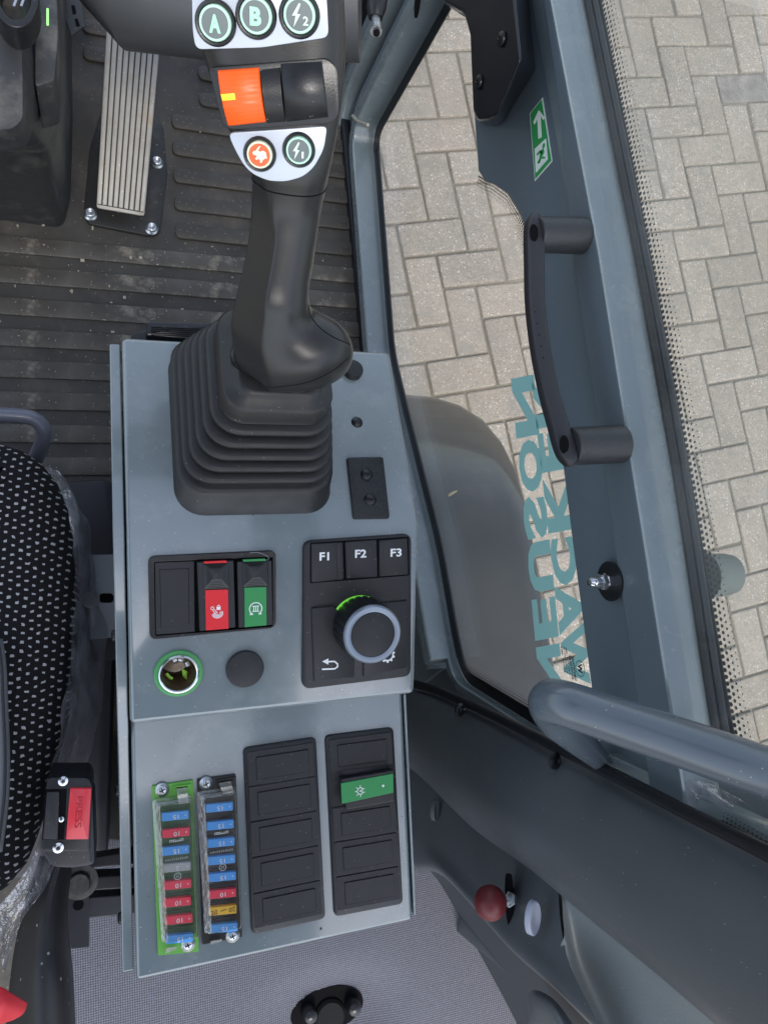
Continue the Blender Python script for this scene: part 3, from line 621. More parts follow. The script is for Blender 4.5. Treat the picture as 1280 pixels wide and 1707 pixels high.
# seam lines: head / neck and skirt
def ringline(i, f, name, wd=.0006, off=.0003, j0=0, j1=48):
    c0 = sum(dense[i], Vector()) / 96; mb = MB(); pts = [p + (p - c0).normalized() * off * .2 for p in dense[i][j0:j1]]
    mb.tube(pts, wd, 6); obj(name, mb, DEEP, grip)
ringline(33, 0, 'seam', .00035, .0003, 0, 52)
from mathutils.bvhtree import BVHTree
_v = [p for r in dense for p in r]; _k = len(dense[0]); _f = [(a * _k + b, a * _k + (b + 1) % _k, (a + 1) * _k + (b + 1) % _k, (a + 1) * _k + b) for a in range(len(dense) - 1) for b in range(_k)]
_bvh = BVHTree.FromPolygons(_v, _f)
def on_grip(x, y_):
    hit = _bvh.ray_cast(CAM, ray(x, y_).normalized()); return hit[0]
def seam_line(P, wd=.00032, m=DEEP):
    pts = [on_grip(*q[:2]) for q in cr([Vector((a, b, 0)) for a, b in P], 8)]; pts = [p for p in pts if p]
    if len(pts) > 2: obj('seam', MB().tube(pts, wd, 6), m, grip)
seam_line([(514, 508), (518, 526), (533, 546), (556, 562), (583, 574)])
seam_line([(384, 592), (392, 615), (410, 633), (440, 645), (480, 643), (520, 635), (556, 617), (580, 597)], .00028)
# head plane, for plates and buttons
hd = [D(445, y, d) for y, d in ((20, .3228), (260, .3567))]
uax = D(545, 143, .340) - D(360, 155, .340)
HP = Fr(D(445, 150, .341), uax, hd[0] - hd[1])
if HP.w.dot(CAM - HP.o) < 0: HP = Fr(HP.o, -uax, hd[0] - hd[1])
PLM = mat('silver_plate', (.46, .50, .56), .38, metal=.35, bump=.12, bscale=900, var=.03)
def hc(*p): return crop(280, 0, 3.5556, p)
mb = MB().prism(rounded(HP.poly([(320, -45), (322, 51), (327, 82), (437, 79), (548, 62), (545, 0), (538, -50)]), .003, 4), -.002, .0012, .0004); obj('button_plate', mb, PLM, grip, fr=HP)
mb = MB().prism(rounded(HP.poly(hc((358, 785), (560, 772), (945, 745), (925, 880), (865, 990), (800, 1045), (700, 1073), (600, 1070), (505, 1030), (450, 975), (395, 875))), .003, 4), -.002, .0012, .0004); obj('button_plate', mb, PLM, grip, fr=HP)
BRING = mat('pale_green_ring', (.42, .70, .56), .45); BFACE = mat('grey_button_face', (.11, .135, .14), .5); BGRN = mat('green_letter', (.33, .76, .46), .5); ORB = mat('orange_red_face', (.75, .11, .03), .5); CREAM = mat('cream_ring', (.62, .68, .52), .5)
kh = .34 / 1233
def button(px, py, r, lab, sym):
    f = HP.at(px, py, .0012); f = Fr(f.o, HP.u, HP.v); rot = R(-8); f = Fr(f.o, HP.u * math.cos(rot) + HP.v * math.sin(rot), HP.v)
    r *= kh
    b = obj('push_button', MB().lathe([(r * 1.3, 0), (r * 1.3, .0009), (r * 1.2, .0019), (r * 1.08, .0016), (r * 1.02, .0004)], 40, cap=False), BLACK, grip, fr=f, label=lab)
    obj('button_cap', MB().lathe([(r * 1.02, .0002), (r * 1.01, .0022), (r * .96, .0028), (1e-4, .0030)], 40), CREAM if sym == 'hare' else BRING, b, fr=f)
    obj('button_face', MB().lathe([(r * .84, .0026), (r * .83, .0031), (1e-4, .00325)], 36), ORB if sym == 'hare' else BFACE, b, fr=f)
    H = .0034; s = r
    if sym in 'AB': letters('lettering', sym, BGRN, b, f, (-.36 * s, -.52 * s, .36 * s, .48 * s), H, .045)
    elif sym == 'hare':
        mb = MB(); P = [(-.62, .18), (-.5, .0), (-.3, -.02), (-.2, -.12), (-.4, -.3), (-.28, -.4), (-.05, -.3), (.1, -.45), (.05, -.62), (.22, -.6), (.32, -.38), (.55, -.2), (.72, -.22), (.66, .02), (.6, .3), (.35, .42), (.05, .3), (-.1, .38), (.0, .62), (.16, .8), (-.02, .74), (-.2, .55), (-.3, .36), (-.5, .34)]
        obj('hare_symbol', flat(mb, [Vector(p) * s * .85 for p in P], H), mat('hare_cream', (.75, .78, .62), .5), b, fr=f, smooth=False, solid=.0001, keep=True)
    else:
        P = [(.05, .72), (-.42, -.05), (-.16, -.02), (-.3, -.72), (.16, .08), (-.08, .07), (.16, .66)]
        obj('lightning_symbol', flat(MB(), [Vector((x - .08, y)) * s * .9 for x, y in P], H), mat('pale_mark', (.55, .75, .66), .5), b, fr=f, smooth=False, solid=.0001, keep=True)
        letters('lettering', sym, bpy.data.materials['pale_mark'], b, f, (.24 * s, -.5 * s, (.58 if sym == '2' else .40) * s, -.02 * s), H, .02)
    return b
button(360, 38, 25, 'button marked A', 'A'); button(427.5, 26, 25, 'button marked B', 'B'); button(499.5, 25, 25, 'button marked with lightning and 2', '2')
button(433.5, 256.5, 22, 'red button marked with a hare', 'hare'); button(498.5, 249.5, 22, 'button marked with lightning and 1', '1')
# the roller switch across the middle of the head
hou = obj('switch_housing', MB().prism(rounded(HP.poly([(349, 118), (352, 112), (545, 96), (564, 115), (566, 190), (550, 206), (385, 216), (372, 208)]), .003), -.003, .0010, .0006), BLACK, grip, fr=HP)
def roller(pts, hgt, m, name, par, lab=None, ribs=0):
    """pts: left-top, right-top, right-bottom, left-bottom pixels; bulges by hgt"""
    P = [Vector(v) for v in HP.poly(pts, hgt * .6)]; rows = []
    for i in range(25):
        t = i / 24; hh = .0008 + hgt * math.sin(math.pi * (.06 + .88 * t)) ** .8 + (.0006 * (i % 2) if ribs and abs(t - .5) > .12 else 0)
        l, r = P[0].lerp(P[3], t), P[1].lerp(P[2], t); rows.append((l, r, hh))
    mb = MB(); rings = []
    for l, r, hh in rows:
        e = (r - l) * .03; rings.append([Vector((*l, 0)), Vector((*l, hh - .0006)), Vector((*(l + e), hh)), Vector((*(r - e), hh)), Vector((*r, hh - .0006)), Vector((*r, 0))])
    mb.loft(rings); return obj(name, mb, m, par, fr=HP, sharp=50, label=lab)
ORG = mat('orange_plastic', (.85, .105, .012), .4, spec=.4, bump=.1, bscale=800); YM = mat('yellow_print', (.95, .72, .02), .5)
orr = roller([(362, 118), (431, 113), (443, 204), (380, 211)], .0062, ORG, 'thumb_wheel', grip, 'orange thumb switch with a yellow mark', 1)
yy = obj('yellow_mark', MB().prism(HP.poly([(368, 157), (391, 155), (393, 166), (371, 168)], .0070), .006, .00715, .0002), YM, orr, fr=HP)
roller([(433, 117), (467, 113), (476, 203), (445, 206)], .0050, BLACK, 'thumb_wheel', grip, 'black middle roller')
roller([(468, 107), (537, 103), (547, 196), (478, 204)], .0066, BLACK, 'thumb_wheel', grip, 'black right roller')
# ============================================================ ribbed black box behind the console
lb = emp('latch_box', PZ(290, 548, .40), 'black ribbed plastic latch box behind the console, left of the joystick boot', 'box')
f = Fr((0, 0, .43), (1, 0, 0), (0, 1, 0))
obj('housing', MB().prism(rounded(f.poly([(218, 556), (240, 548), (380, 560), (380, 590), (218, 590)]), .004), -.05, 0, .002), BLACK, lb, fr=f)
obj('lid', MB().prism(rounded(f.poly([(246, 537), (372, 540), (376, 572), (243, 560)], .01), .002), 0, .012, .002), BLACK, lb, fr=f)
mb = MB()
for i in range(5):
    y = 545 + i * 3.2; stroke(mb, [f.uv(252, y, .0125), f.uv(365, y + 5, .0125)], .0006, .0123)
obj('ribs', mb, DEEP, lb, fr=f, smooth=False, keep=True)
# ============================================================ floor mat
FLOORM = mat('floor_rubber', (.05, .046, .040), .6, bump=.35, bscale=160, var=.3, vscale=14, blotch=.5, blcol=(.15, .13, .10), blscale=10, dust=.05, dscale=420, dcol=(.3, .27, .23), rvar=.1)
FLOORD = mat('floor_rubber_worn', (.078, .071, .060), .48, bump=.5, bscale=180, var=.35, vscale=20, blotch=1.0, blcol=(.30, .265, .21), blscale=24, dust=.08, dscale=380, dcol=(.42, .38, .31), rvar=.1)
fl = emp('floor_mat', (0, .45, 0), 'worn black rubber floor mat with long raised ribs and light dirt', 'floor mat'); fl['kind'] = 'structure'
del fl['category']
obj('mat_base', MB().prism([(-.35, -.5), (.352, -.5), (.352, 1.05), (-.35, 1.05)], -.02, 0), FLOORM, fl)
G0 = Fr((0, 0, 0), (1, 0, 0), (0, 1, 0))
ribmesh = {}
def rib(x0, x1, y, w=.0215, hh=.0050, m=FLOORM):
    key = (round(x1 - x0, 2), m.name)
    if key not in ribmesh:
        L = x1 - x0; mb = MB(); mb.prism(rounded([(0, -w / 2), (L, -w / 2), (L, w / 2), (0, w / 2)], w * .42, 3), -.001, hh, .0012); ribmesh[key] = mesh('rib', mb, m)
    inst('rib', ribmesh[key], fl, Matrix.Translation((x0, y, 0)) @ Matrix.Rotation(R(random.uniform(-.2, .2)), 4, 'Z'))
y = .7206
for k in range(-8, 28):
    yy_ = .7206 - k * .0420
    if yy_ > 1.0 or yy_ < .16: continue
    if k < -4: rib(.0, .34, yy_)
    elif k < -2: rib(-.036, .34, yy_)
    elif k < 0: rib(-.036, .03, yy_) if k == -2 else None; rib(.12, .34, yy_)
    elif k <= 4: rib(.080, .34, yy_)
    else: rib(-.34, .345, yy_, .0235, .0034, FLOORD)
# side edge of the mat and black sill beside it
obj('edge_strip', MB().prism(G0.poly([(563, 180), (577, 180), (613, 590), (600, 590)]), 0, .014, .002), SEAL, fl)
# small light debris on the mat
DEB = mat('straw_crumbs', (.36, .32, .25), .8, rnd=.3); mb = MB(); rd = random.Random(3)
for i in range(150):
    px, py = rd.uniform(0, 600), rd.gauss(470, 110)
    p = PZ(px, py, .0036); s = rd.uniform(.0003, .0009); a = rd.uniform(0, 3.1); e = rd.choice((1, 1, 1, 3)) ; mb.box((p.x, p.y, p.z), (s * e * math.cos(a) + s * .4, s * e * math.sin(a) + s * .4, s * .4))
tag(obj('dirt_crumbs', mb, DEB, smooth=False), 'scattered pale crumbs and straw on the black floor mat', 'dirt', kind='stuff')
# ============================================================ accelerator pedal
pd = emp('foot_pedal', PZ(205, 330, .01), 'long grey ribbed metal accelerator pedal hinged on a bolted black base', 'pedal')
pts = [Vector(v) for v in G0.poly([(168, 190), (150, 250), (141, 345), (143, 366), (150, 374), (245, 393), (262, 392), (268, 380), (279, 290), (273, 215), (262, 190)], .004)]
PBK = mat('worn_black_metal', (.02, .02, .02), .45, blotch=.5, blcol=(.07, .065, .06), blscale=40, dust=.08, dscale=300, dcol=(.3, .28, .24), rvar=.1)
obj('base_plate', MB().prism(rounded(pts, .006), 0, .006, .001), PBK, pd)
obj('hinge_block', MB().prism(rounded(G0.poly([(172, 180), (245, 190), (238, 345), (162, 335)], .006), .004), .004, .02, .003), PBK, pd)
pa, pb, pc, pd4 = (178, 48), (268, 60), (241, 360), (161, 346)
top = [PZ(*pa, .105), PZ(*pb, .105)]; bot = [PZ(*pd4, .032), PZ(*pc, .032)]
PF = Fr(bot[0], bot[1] - bot[0], top[0] - bot[0])
PM = mat('worn_grey_metal', (.36, .345, .31), .5, metal=.2, var=.1, vscale=40, blotch=.9, blcol=(.33, .25, .17), blscale=26, bump=.25, bscale=300, dust=.04, dscale=350, dcol=(.6, .58, .5))
q = [Vector(v) for v in PF.poly([pa, pb, pc, pd4])]
plate = obj('tread_plate', MB().prism(rounded(q, [.001, .001, .008, .008] if area2(q) > 0 else .004), -.004, 0, .0008), PM, pd, fr=PF)
mb = MB(); NRb = 9
for i in range(NRb):
    t0 = (i + .12) / NRb; t1 = (i + .88) / NRb
    mb.prism([q[0].lerp(q[1], t0), q[0].lerp(q[1], t1), q[3].lerp(q[2], t1) + (q[0] - q[3]).normalized() * .005, q[3].lerp(q[2], t0) + (q[0] - q[3]).normalized() * .005], -.0005, .0022, .0006)
obj('tread_ribs', mb, PM, plate, fr=PF)
obj('groove_bed', MB().prism([q[0].lerp(q[1], .02), q[0].lerp(q[1], .98), q[3].lerp(q[2], .98) + (q[0] - q[3]).normalized() * .004, q[3].lerp(q[2], .02) + (q[0] - q[3]).normalized() * .004], -.001, .0003), mat('groove_dark', (.06, .058, .05), .8), plate, fr=PF)  # dark bed between the tread ribs
bm_ = None
for s in ((151, 358), (253, 382), (262, 272)):
    ff = Fr(PZ(*s, .006), (1, 0, 0), (0, 1, 0))
    if bm_ is None: bm_ = mesh('bolt', MB().lathe([(.0088, 0), (.0088, .0016), (.0066, .0018), (.0066, .006), (.0058, .0074), (.0035, .0078), (.003, .005), (.0001, .005)], 24), ZINC)
    inst('bolt', bm_, pd, ff)
# ============================================================ pedestal and the covers at the top left
PED = mat('pedestal_plastic', (.03, .031, .033), .45, bump=.3, bscale=600, blotch=.7, blcol=(.16, .15, .13), blscale=14, dust=.03, dscale=500, dcol=(.2, .19, .16), rvar=.08)
ped = emp('steering_pedestal', PZ(30, 250, .0), 'black moulded steering column pedestal at the top left beside the pedal', 'pedestal')
def prof_ring(pts, z): return [PZ(x, y_, z) for x, y_ in pts]
rg = []
for z, P in ((0, [(-200, -60), (118, -60), (122, 200), (118, 330), (108, 372), (96, 379), (0, 366), (-200, 350)]),
             (.06, [(-200, -60), (113, -60), (116, 200), (110, 320), (98, 345), (86, 350), (0, 338), (-200, 330)]),
             (.22, [(-200, -80), (104, -80), (106, 120), (96, 225), (82, 250), (66, 256), (0, 252), (-200, 250)]),
             (.40, [(-200, -100), (62, -100), (60, 60), (58, 180), (52, 210), (44, 222), (0, 226), (-200, 226)])):
    rg.append([Vector((*[v.x for v in ()],)) if False else p for p in [Vector((u.x, u.y, z)) for u in rounded([Vector((v.x, v.y)) for v in prof_ring(P, z)], .02, 4)]])
obj('pedestal_body', MB().loft(rg), PED, ped, sharp=60)
mb = MB().loft([[Vector((u.x, u.y, z)) for u in rounded([Vector((v.x, v.y)) for v in prof_ring(P, z)], .02, 4)] for z, P in ((.405, [(-200, -100), (45, -100), (60, 120), (54, 225), (40, 250), (0, 252), (-200, 250)]), (.44, [(-200, -100), (30, -100), (38, 120), (38, 200), (20, 215), (0, 216), (-200, 216)]))])
obj('column_cover', mb, PED, ped, sharp=60)
f = Fr((0, 0, .44), (1, 0, 0), (0, 1, 0))
GLOW = mat('green_indicator_glow', (.35, .75, .25), .4, emit=.35)  # green indicator with a weak emission of its own
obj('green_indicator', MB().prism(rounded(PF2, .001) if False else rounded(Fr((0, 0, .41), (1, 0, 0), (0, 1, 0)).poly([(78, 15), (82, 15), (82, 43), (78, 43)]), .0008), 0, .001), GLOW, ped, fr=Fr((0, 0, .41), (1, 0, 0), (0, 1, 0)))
obj('indicator_stem', MB().prism(rounded(Fr((0, 0, .405), (1, 0, 0), (0, 1, 0)).poly([(60, -10), (96, -10), (98, 60), (92, 140), (60, 150)]), .004), -.05, .004, .001), PED, ped, fr=Fr((0, 0, .405), (1, 0, 0), (0, 1, 0)))
f = Fr((0, 0, .46), (1, 0, 0), (0, 1, 0))
vt = obj('air_vent', MB().ringwall(circ(f.uv(26, -10), .016, 30, ry=.030), circ(f.uv(26, -10), .0115, 30, ry=.024), -.02, .003), BLACK, ped, fr=f, bevel=.001)
mb = MB(); 
for s in (24, 36): stroke(mb, [f.uv(s + 12, -20), f.uv(s, 12)], .0016, .001)
obj('vent_vane', mb, ZINC, vt, fr=f, solid=.0006, smooth=False, keep=True)
# slotted bracket
br = emp('slotted_bracket', PZ(120, 30, .1), 'black slotted metal bracket at the top between pedestal and dash tube', 'bracket')
f = Fr((0, 0, .12), (1, 0, 0), (0, 1, 0))
obj('bracket_plate', MB().prism(f.poly([(95, -30), (128, -30), (142, 42), (119, 60), (106, 20)]), -.003, 0), PED, br, fr=f, bevel=.0006)
mb = MB()
for P in (((99, -2), (106, -4), (109, 8), (102, 8)), ((119, 9), (125, 9), (128, 22), (122, 25)), ((125, 32), (130, 31), (134, 43), (128, 45))): mb.prism(f.poly(P), -.001, .0005)
obj('slot', mb, DEEP, br, fr=f)
# dash tube running across the top
dt = tag(obj('dash_tube', MB().tube([D(196, -75, .66), D(202, -45, .66), D(222, -12, .66), D(340, 0, .66), D(600, 5, .66)], .046, 40), mat('dash_grey', (.05, .054, .058), .5, bump=.3, bscale=500, blotch=.2, blcol=(.09, .09, .085), blscale=10)), 'thick dark grey horizontal tube under the dash, above the pedal', 'tube')
# ============================================================ the paving outside
G_ = Vector((.98326, .15935, .08833)); G2 = Vector((.16452, -.98486, -.05465)); GO = CAM + Vector((1.62993, 1.83899, -1.68024))
GF = Fr(GO, G_, -G2)                                                # u along the columns, v to the front; rows count downward (-v)
pv = emp('brick_pavement', GF.p(-.5, -.5, 0), kind='structure')
obj('joint_sand', MB().box((-.4, -1, -.012), (9, 9, .004)), mat('joint_sand', (.19, .17, .135), .95, bump=1, bscale=60, var=.3, vscale=8), pv, fr=GF, smooth=False)
def brick_material():
    m = bpy.data.materials.new('concrete_brick'); m.use_nodes = True; nt = m.node_tree; N = nt.nodes; L = nt.links; b = N['Principled BSDF']; b.inputs['Roughness'].default_value = .8
    tc = N.new('ShaderNodeTexCoord'); oi = N.new('ShaderNodeObjectInfo')
    ge = N.new('ShaderNodeNewGeometry'); co = ge.outputs['Position']
    def nz(s, d=5, r=.65): n = N.new('ShaderNodeTexNoise'); n.inputs['Scale'].default_value = s; n.inputs['Detail'].default_value = d; n.inputs['Roughness'].default_value = r; L.new(co, n.inputs['Vector']); return n.outputs['Fac']
    def mr(f, a, b_, c, d): r = N.new('ShaderNodeMapRange'); [r.inputs[i + 1].__setattr__('default_value', v) for i, v in enumerate((a, b_, c, d))]; L.new(f, r.inputs[0]); return r.outputs[0]
    def mx(f, a, c, mode='MIX'):
        x = N.new('ShaderNodeMix'); x.data_type = 'RGBA'; x.blend_type = mode
        if isinstance(f, float): x.inputs[0].default_value = f
        else: L.new(f, x.inputs[0])
        for s, i in ((a, 6), (c, 7)):
            if isinstance(s, tuple): x.inputs[i].default_value = (*s, 1)
            else: L.new(s, x.inputs[i])
        return x.outputs[2]
    c = mx(mr(nz(9), .35, .65, 0, 1), (.425, .352, .282), (.485, .418, .355))
    c = mx(mr(nz(60, 6, .8), .4, .7, 0, .85), c, (.25, .225, .195))
    c = mx(mr(nz(34, 5, .8), .5, .66, 0, .7), c, (.31, .275, .235)); c = mx(mr(nz(260, 3, .7), .52, .64, 0, .9), c, (.54, .50, .43))
    c = mx(mr(nz(330, 2, .6), .36, .48, .75, 0), c, (.16, .15, .13))
    v = N.new('ShaderNodeTexVoronoi'); v.inputs['Scale'].default_value = 95; L.new(co, v.inputs['Vector']); s = N.new('ShaderNodeSeparateColor'); L.new(v.outputs['Color'], s.inputs[0])
    g = N.new('ShaderNodeMath'); g.operation = 'GREATER_THAN'; g.inputs[1].default_value = .45; L.new(s.outputs[0], g.inputs[0])
    m2 = N.new('ShaderNodeMath'); m2.operation = 'MULTIPLY'; L.new(g.outputs[0], m2.inputs[0]); L.new(mr(v.outputs['Distance'], .12, .32, .85, 0), m2.inputs[1])
    c = mx(m2.outputs[0], c, (.72, .70, .64))
    c = mx(mr(nz(2.3, 5, .65), .42, .62, 0, .5), c, (.33, .28, .22)); c = mx(mr(nz(13, 6, .8), .5, .64, 0, .75), c, (.29, .265, .23))
    hs = N.new('ShaderNodeHueSaturation'); L.new(mr(oi.outputs['Random'], 0, 1, .90, 1.09), hs.inputs['Value']); L.new(c, hs.inputs['Color']); L.new(hs.outputs[0], b.inputs['Base Color'])
    bp = N.new('ShaderNodeBump'); bp.inputs['Strength'].default_value = 1.0; bp.inputs['Distance'].default_value = .006; L.new(nz(90, 6, .75), bp.inputs['Height']); L.new(bp.outputs[0], b.inputs['Normal'])
    return m
BRK = brick_material()
DARKB = mat('dark_concrete_brick', (.20, .18, .165), .8, var=.25, vscale=25, bump=1, bscale=130, blotch=.7, blcol=(.34, .32, .29), blscale=14)
bmh = MB().prism(rounded([(.003, -.097), (.197, -.097), (.197, -.003), (.003, -.003)], .006, 2), -.012, 0, .0065); bmh = mesh('brick', bmh, BRK, False)
bmv = MB().prism(rounded([(.003, -.197), (.097, -.197), (.097, -.003), (.003, -.003)], .006, 2), -.012, 0, .0065); bmv = mesh('brick', bmv, BRK, False)
bmd = bmh.copy(); bmd.materials[0] = DARKB
def pix(p):
    q = CM.transposed() @ (p - CAM); return (CX + F_ * q.x / q.z, CY + F_ * q.y / q.z) if q.z > .1 else (1e5, 1e5)
cand = []
rd = random.Random(5)
for r in range(-22, 40):
    for c in range(-36, 34):
        k = (c - r) % 4
        if k == 0: cand.append((c, r, 0))
        elif k == 3: cand.append((c, r, 1))
def vis(c, r, k):
    x, y = pix(GF.p(c * .1 + (.1 if k == 0 else .05), -r * .1 - (.05 if k == 0 else .1), 0))
    if 980 < x < 1330 and -50 < y < 1300 and (x - 1000) > (y * .16) - 60: return 0
    if 590 < x < 960 and -30 < y < 1180: return 1
    return 2 + abs(x - 900) / 500 + abs(y - 600) / 500
cand.sort(key=lambda t: vis(*t))
rest = MB()
for i, (c, r, k) in enumerate(cand):
    fr = Fr(GF.p(c * .1, -r * .1, rd.uniform(-.0025, .0025)), GF.u, GF.v)
    fr = Fr(fr.o, fr.u + fr.w * rd.uniform(-.02, .02) + fr.v * rd.uniform(-.012, .012), fr.v)
    if i < 300: inst('brick', bmd if (c, r, k) == (2, 2, 0) else (bmh, bmv)[k], pv, fr)
    else:
        P = [(.0018, -.0982), (.1982, -.0982), (.1982, -.0018), (.0018, -.0018)] if k == 0 else [(.0018, -.1982), (.0982, -.1982), (.0982, -.0018), (.0018, -.0018)]
        rest.prism([(c * .1 + a, -r * .1 + b) for a, b in P], -.012, rd.uniform(-.001, .001), .003)
o = obj('distant_bricks', rest, BRK, pv, fr=GF, smooth=False); o['kind'] = 'stuff'
# ============================================================ right side of the cab: lower frame, glass, rail
XG = .372
WF = Fr((XG, 0, 0), (0, 1, 0), (0, 0, 1))                            # u to the front, v up, w outwards
def wpoly(pts, x=XG): return [Vector((PX(a, b, x).y, PX(a, b, x).z)) for a, b in pts]
inner_px = [(745, 8), (624, 224), (652, 590), (676, 690), (730, 905), (757, 1060), (771, 1124), (985, 1256)]
fr_ = emp('window_frame', WF.p(.3, .05, 0), 'blue-grey painted metal frame round the lower side window', 'window frame')
def off_path(P, d):
    out = []
    for i, p in enumerate(P):
        a = P[max(i - 1, 0)]; b = P[min(i + 1, len(P) - 1)]
        n1 = (p - a) if i else (b - p); n2 = (b - p) if i < len(P) - 1 else n1
        n1 = Vector((-n1.y, n1.x)).normalized(); n2 = Vector((-n2.y, n2.x)).normalized(); m = n1 + n2; m = m / max(m.dot(n1), .5); out.append(p + m * d)
    return out
inn = wpoly(inner_px); inn = [inn[0] + (inn[0] - inn[1]) * .35] + inn[1:-1] + [inn[-1] + (inn[-1] - inn[-2]) * 1.2]
def smooth_path(P, r): 
    q = rounded(P, r, 5); return [P[0]] + q[6:-6] + [P[-1]]
inn_s = smooth_path(inn, .03)
s = 1 if off_path(inn, .03)[3].y < inn[3].y else -1
def strip(name, d0, d1, x0, x1, m, par, bev=.003, path=inn_s, label=None):
    A = off_path(path, s * d0); B = off_path(path, s * d1); return obj(name, MB().prism(A + B[::-1], x0 - XG, x1 - XG), m, par, fr=WF, bevel=bev, seg=3, label=label)
nf_ = len(inn_s) - 7                                                # the sill and the front bar end at the rear corner
sill = inn_s[:nf_ + 1]; rearp = inn_s[nf_ - 1:]; front = inn_s[:7]
strip('frame_rail', .006, .027, .338, .376, PAINT, fr_, path=sill)
strip('frame_flange', .026, .050, .345, .380, PAINTD, fr_, path=sill)  # side face: shade put into the darker colour
strip('lower_skin', .048, .26, .372, .378, PAINTD, fr_, path=[p for p in sill if p.x < .36])
strip('frame_rail', .006, .017, .360, .3725, PAINT, fr_, .002, path=rearp)
strip('shadow_gap', .049, .064, .362, .372, DEEP, fr_, path=front)
strip('front_panel', .060, .5, .3665, .371, DEEP, fr_, path=front)
strip('front_bar', .062, .088, .330, .366, PAINT, fr_, .006, path=front)
strip('front_bar', .086, .125, .340, .366, PAINTD, fr_, .004, path=front)
strip('glazing_seal', -.004, .008, .3735, .3775, SEAL, fr_, .001)
obj('access_hole', MB().prism(circ((0, 0), .011, 24, ry=.018), 0, .0015), DEEP, fr_, fr=Fr(PX(697, 2, .337), (0, -1, .3), (-.2, .3, 1)))
# weld line
wp = [PX(x, y, .337) for x, y in ((588, 193), (595, 201), (604, 205), (613, 208))]
obj('weld_bead', MB().tube(wp, .0022, 8), mat('weld_primer', (.4, .38, .3), .6, var=.3, vscale=200), fr_)
# ---- lower pane
GL = glassmat('window_glass', (.98, .985, .972), .22, 0, haze=.10, hcol=(.6, .62, .62), bscale=5)  # patchy pale haze imitates reflections and brightens the fender behind
ip = inn_s + [Vector((-.155, .70)), Vector((.58, .70))]
lw = emp('lower_side_window', WF.p(.2, .3, 0), 'lower side window pane with reversed turquoise WACKER NEUSON lettering', 'window')
obj('pane', MB().prism(ip, -.0005, .0035), GL, lw, fr=WF, smooth=False)
FRIT = mat('frit_black', (.006, .006, .007), .35)
A = off_path(inn_s, s * .001); Bq = off_path(inn_s, -s * .0075)
obj('frit_band', MB().prism(A + Bq[::-1], -.0022, -.0012), FRIT, lw, fr=WF, smooth=False)
A = off_path(front, s * .001); Bq = off_path(front, -s * .016); obj('frit_band', MB().prism(A + Bq[::-1], -.0028, -.0023), FRIT, lw, fr=WF, smooth=False)
def frit_dots(path, start, rows, pitch, par, frm, h, sgn, seg=8):
    mb = MB()
    for k_, r in enumerate(rows):
        P = off_path(path, sgn * (start + k_ * pitch * .87)); acc = (pitch / 2 if k_ % 2 else 0)
        for a, b in zip(P, P[1:]):
            L = (b - a).length; d = (b - a).normalized() if L > 1e-6 else Vector((1, 0))
            while acc < L:
                c = a + d * acc; flat(mb, circ(c, r, seg), h, None); acc += pitch
            acc -= L
    o = obj('frit_dots', mb, FRIT, par, fr=frm, smooth=False, keep=True); o['kind'] = 'stuff'; return o
frit_dots([Vector((v.x, v.y)) for v in wpoly([(800, 296), (812, 303), (824, 307), (848, 324), (869, 358), (885, 415)], XG)], -.001, (.0014, .0012, .001, .0008, .0005), .0034, lw, WF, -.0018, -1 if wpoly([(800, 296), (885, 415)], XG)[0].x > 0 and False else 1)
frit_dots(inn_s, .0075, (.0014, .0011, .0008, .0005), .0034, lw, WF, -.0018, -s)
CYAN = mat('turquoise_film', (.22, .43, .43), .45, spec=.3)
_n = CYAN.node_tree; _tr = _n.nodes.new('ShaderNodeBsdfTranslucent'); _tr.inputs[0].default_value = (.26, .49, .49, 1); _mx = _n.nodes.new('ShaderNodeMixShader'); _mx.inputs[0].default_value = .7
_n.links.new(_n.nodes['Principled BSDF'].outputs[0], _mx.inputs[1]); _n.links.new(_tr.outputs[0], _mx.inputs[2]); _n.links.new(_mx.outputs[0], _n.nodes['Material Output'].inputs[0])
def glyph(ch, pts, par, name='letter', fr=WF, xx=XG, h=-.0012, m=CYAN, bold=.03):
    """ch fitted between the baseline start/end pixels and the two top pixels (start = first in reading order)"""
    P = [Vector((PX(a, b, xx).y, PX(a, b, xx).z)) for a, b in pts]
    letters(name, ch, m, par, fr, (0, 0, 1, 1), h, bold, fx=lambda a, b: tuple(P[0].lerp(P[1], a).lerp(P[3].lerp(P[2], a), b)), thick=0)
def wc(x, y): return (600 + x / 3.1605, 620 + y / 3.1605)
def row(chars, spans, base, high, bold, h=-.0012):
    for ch, (ya, yb) in zip(chars, spans):                          # ya: rear end (bottom of the picture), yb: front end
        bl = lambda y: base[0][0] + (y - base[0][1]) * (base[1][0] - base[0][0]) / (base[1][1] - base[0][1])
        tl = lambda y: high[0][0] + (y - high[0][1]) * (high[1][0] - high[0][0]) / (high[1][1] - high[0][1])
        glyph(ch, [wc(bl(ya), ya + 12), wc(bl(yb), yb + 12), wc(tl(yb), yb - 12), wc(tl(ya), ya - 12)], lw, bold=bold, h=h)
row('NEUSON', [(1700, 1440), (1405, 1190), (1155, 893), (878, 652), (630, 357), (340, 25)], ((806, 100), (935, 1480)), ((922, 40), (1052, 1400)), .05)
row('WACKER', [(1655, 1330), (1375, 1118), (1122, 873), (840, 548), (522, 315), (290, 40)], ((918, 100), (1072, 1480)), ((1040, 40), (1195, 1400)), .05, -.0018)
st = MB(); c0 = wpoly([(972, 1114)], XG)[0]; k3 = .0007
STAMP = mat('stamp_black', (.01, .012, .015), .5)
stroke(st, circ(c0, .0066, 28, ry=.0066), .0007, -.0034, closed=True)
obj('maker_mark', st, STAMP, lw, fr=WF, smooth=False, keep=True)
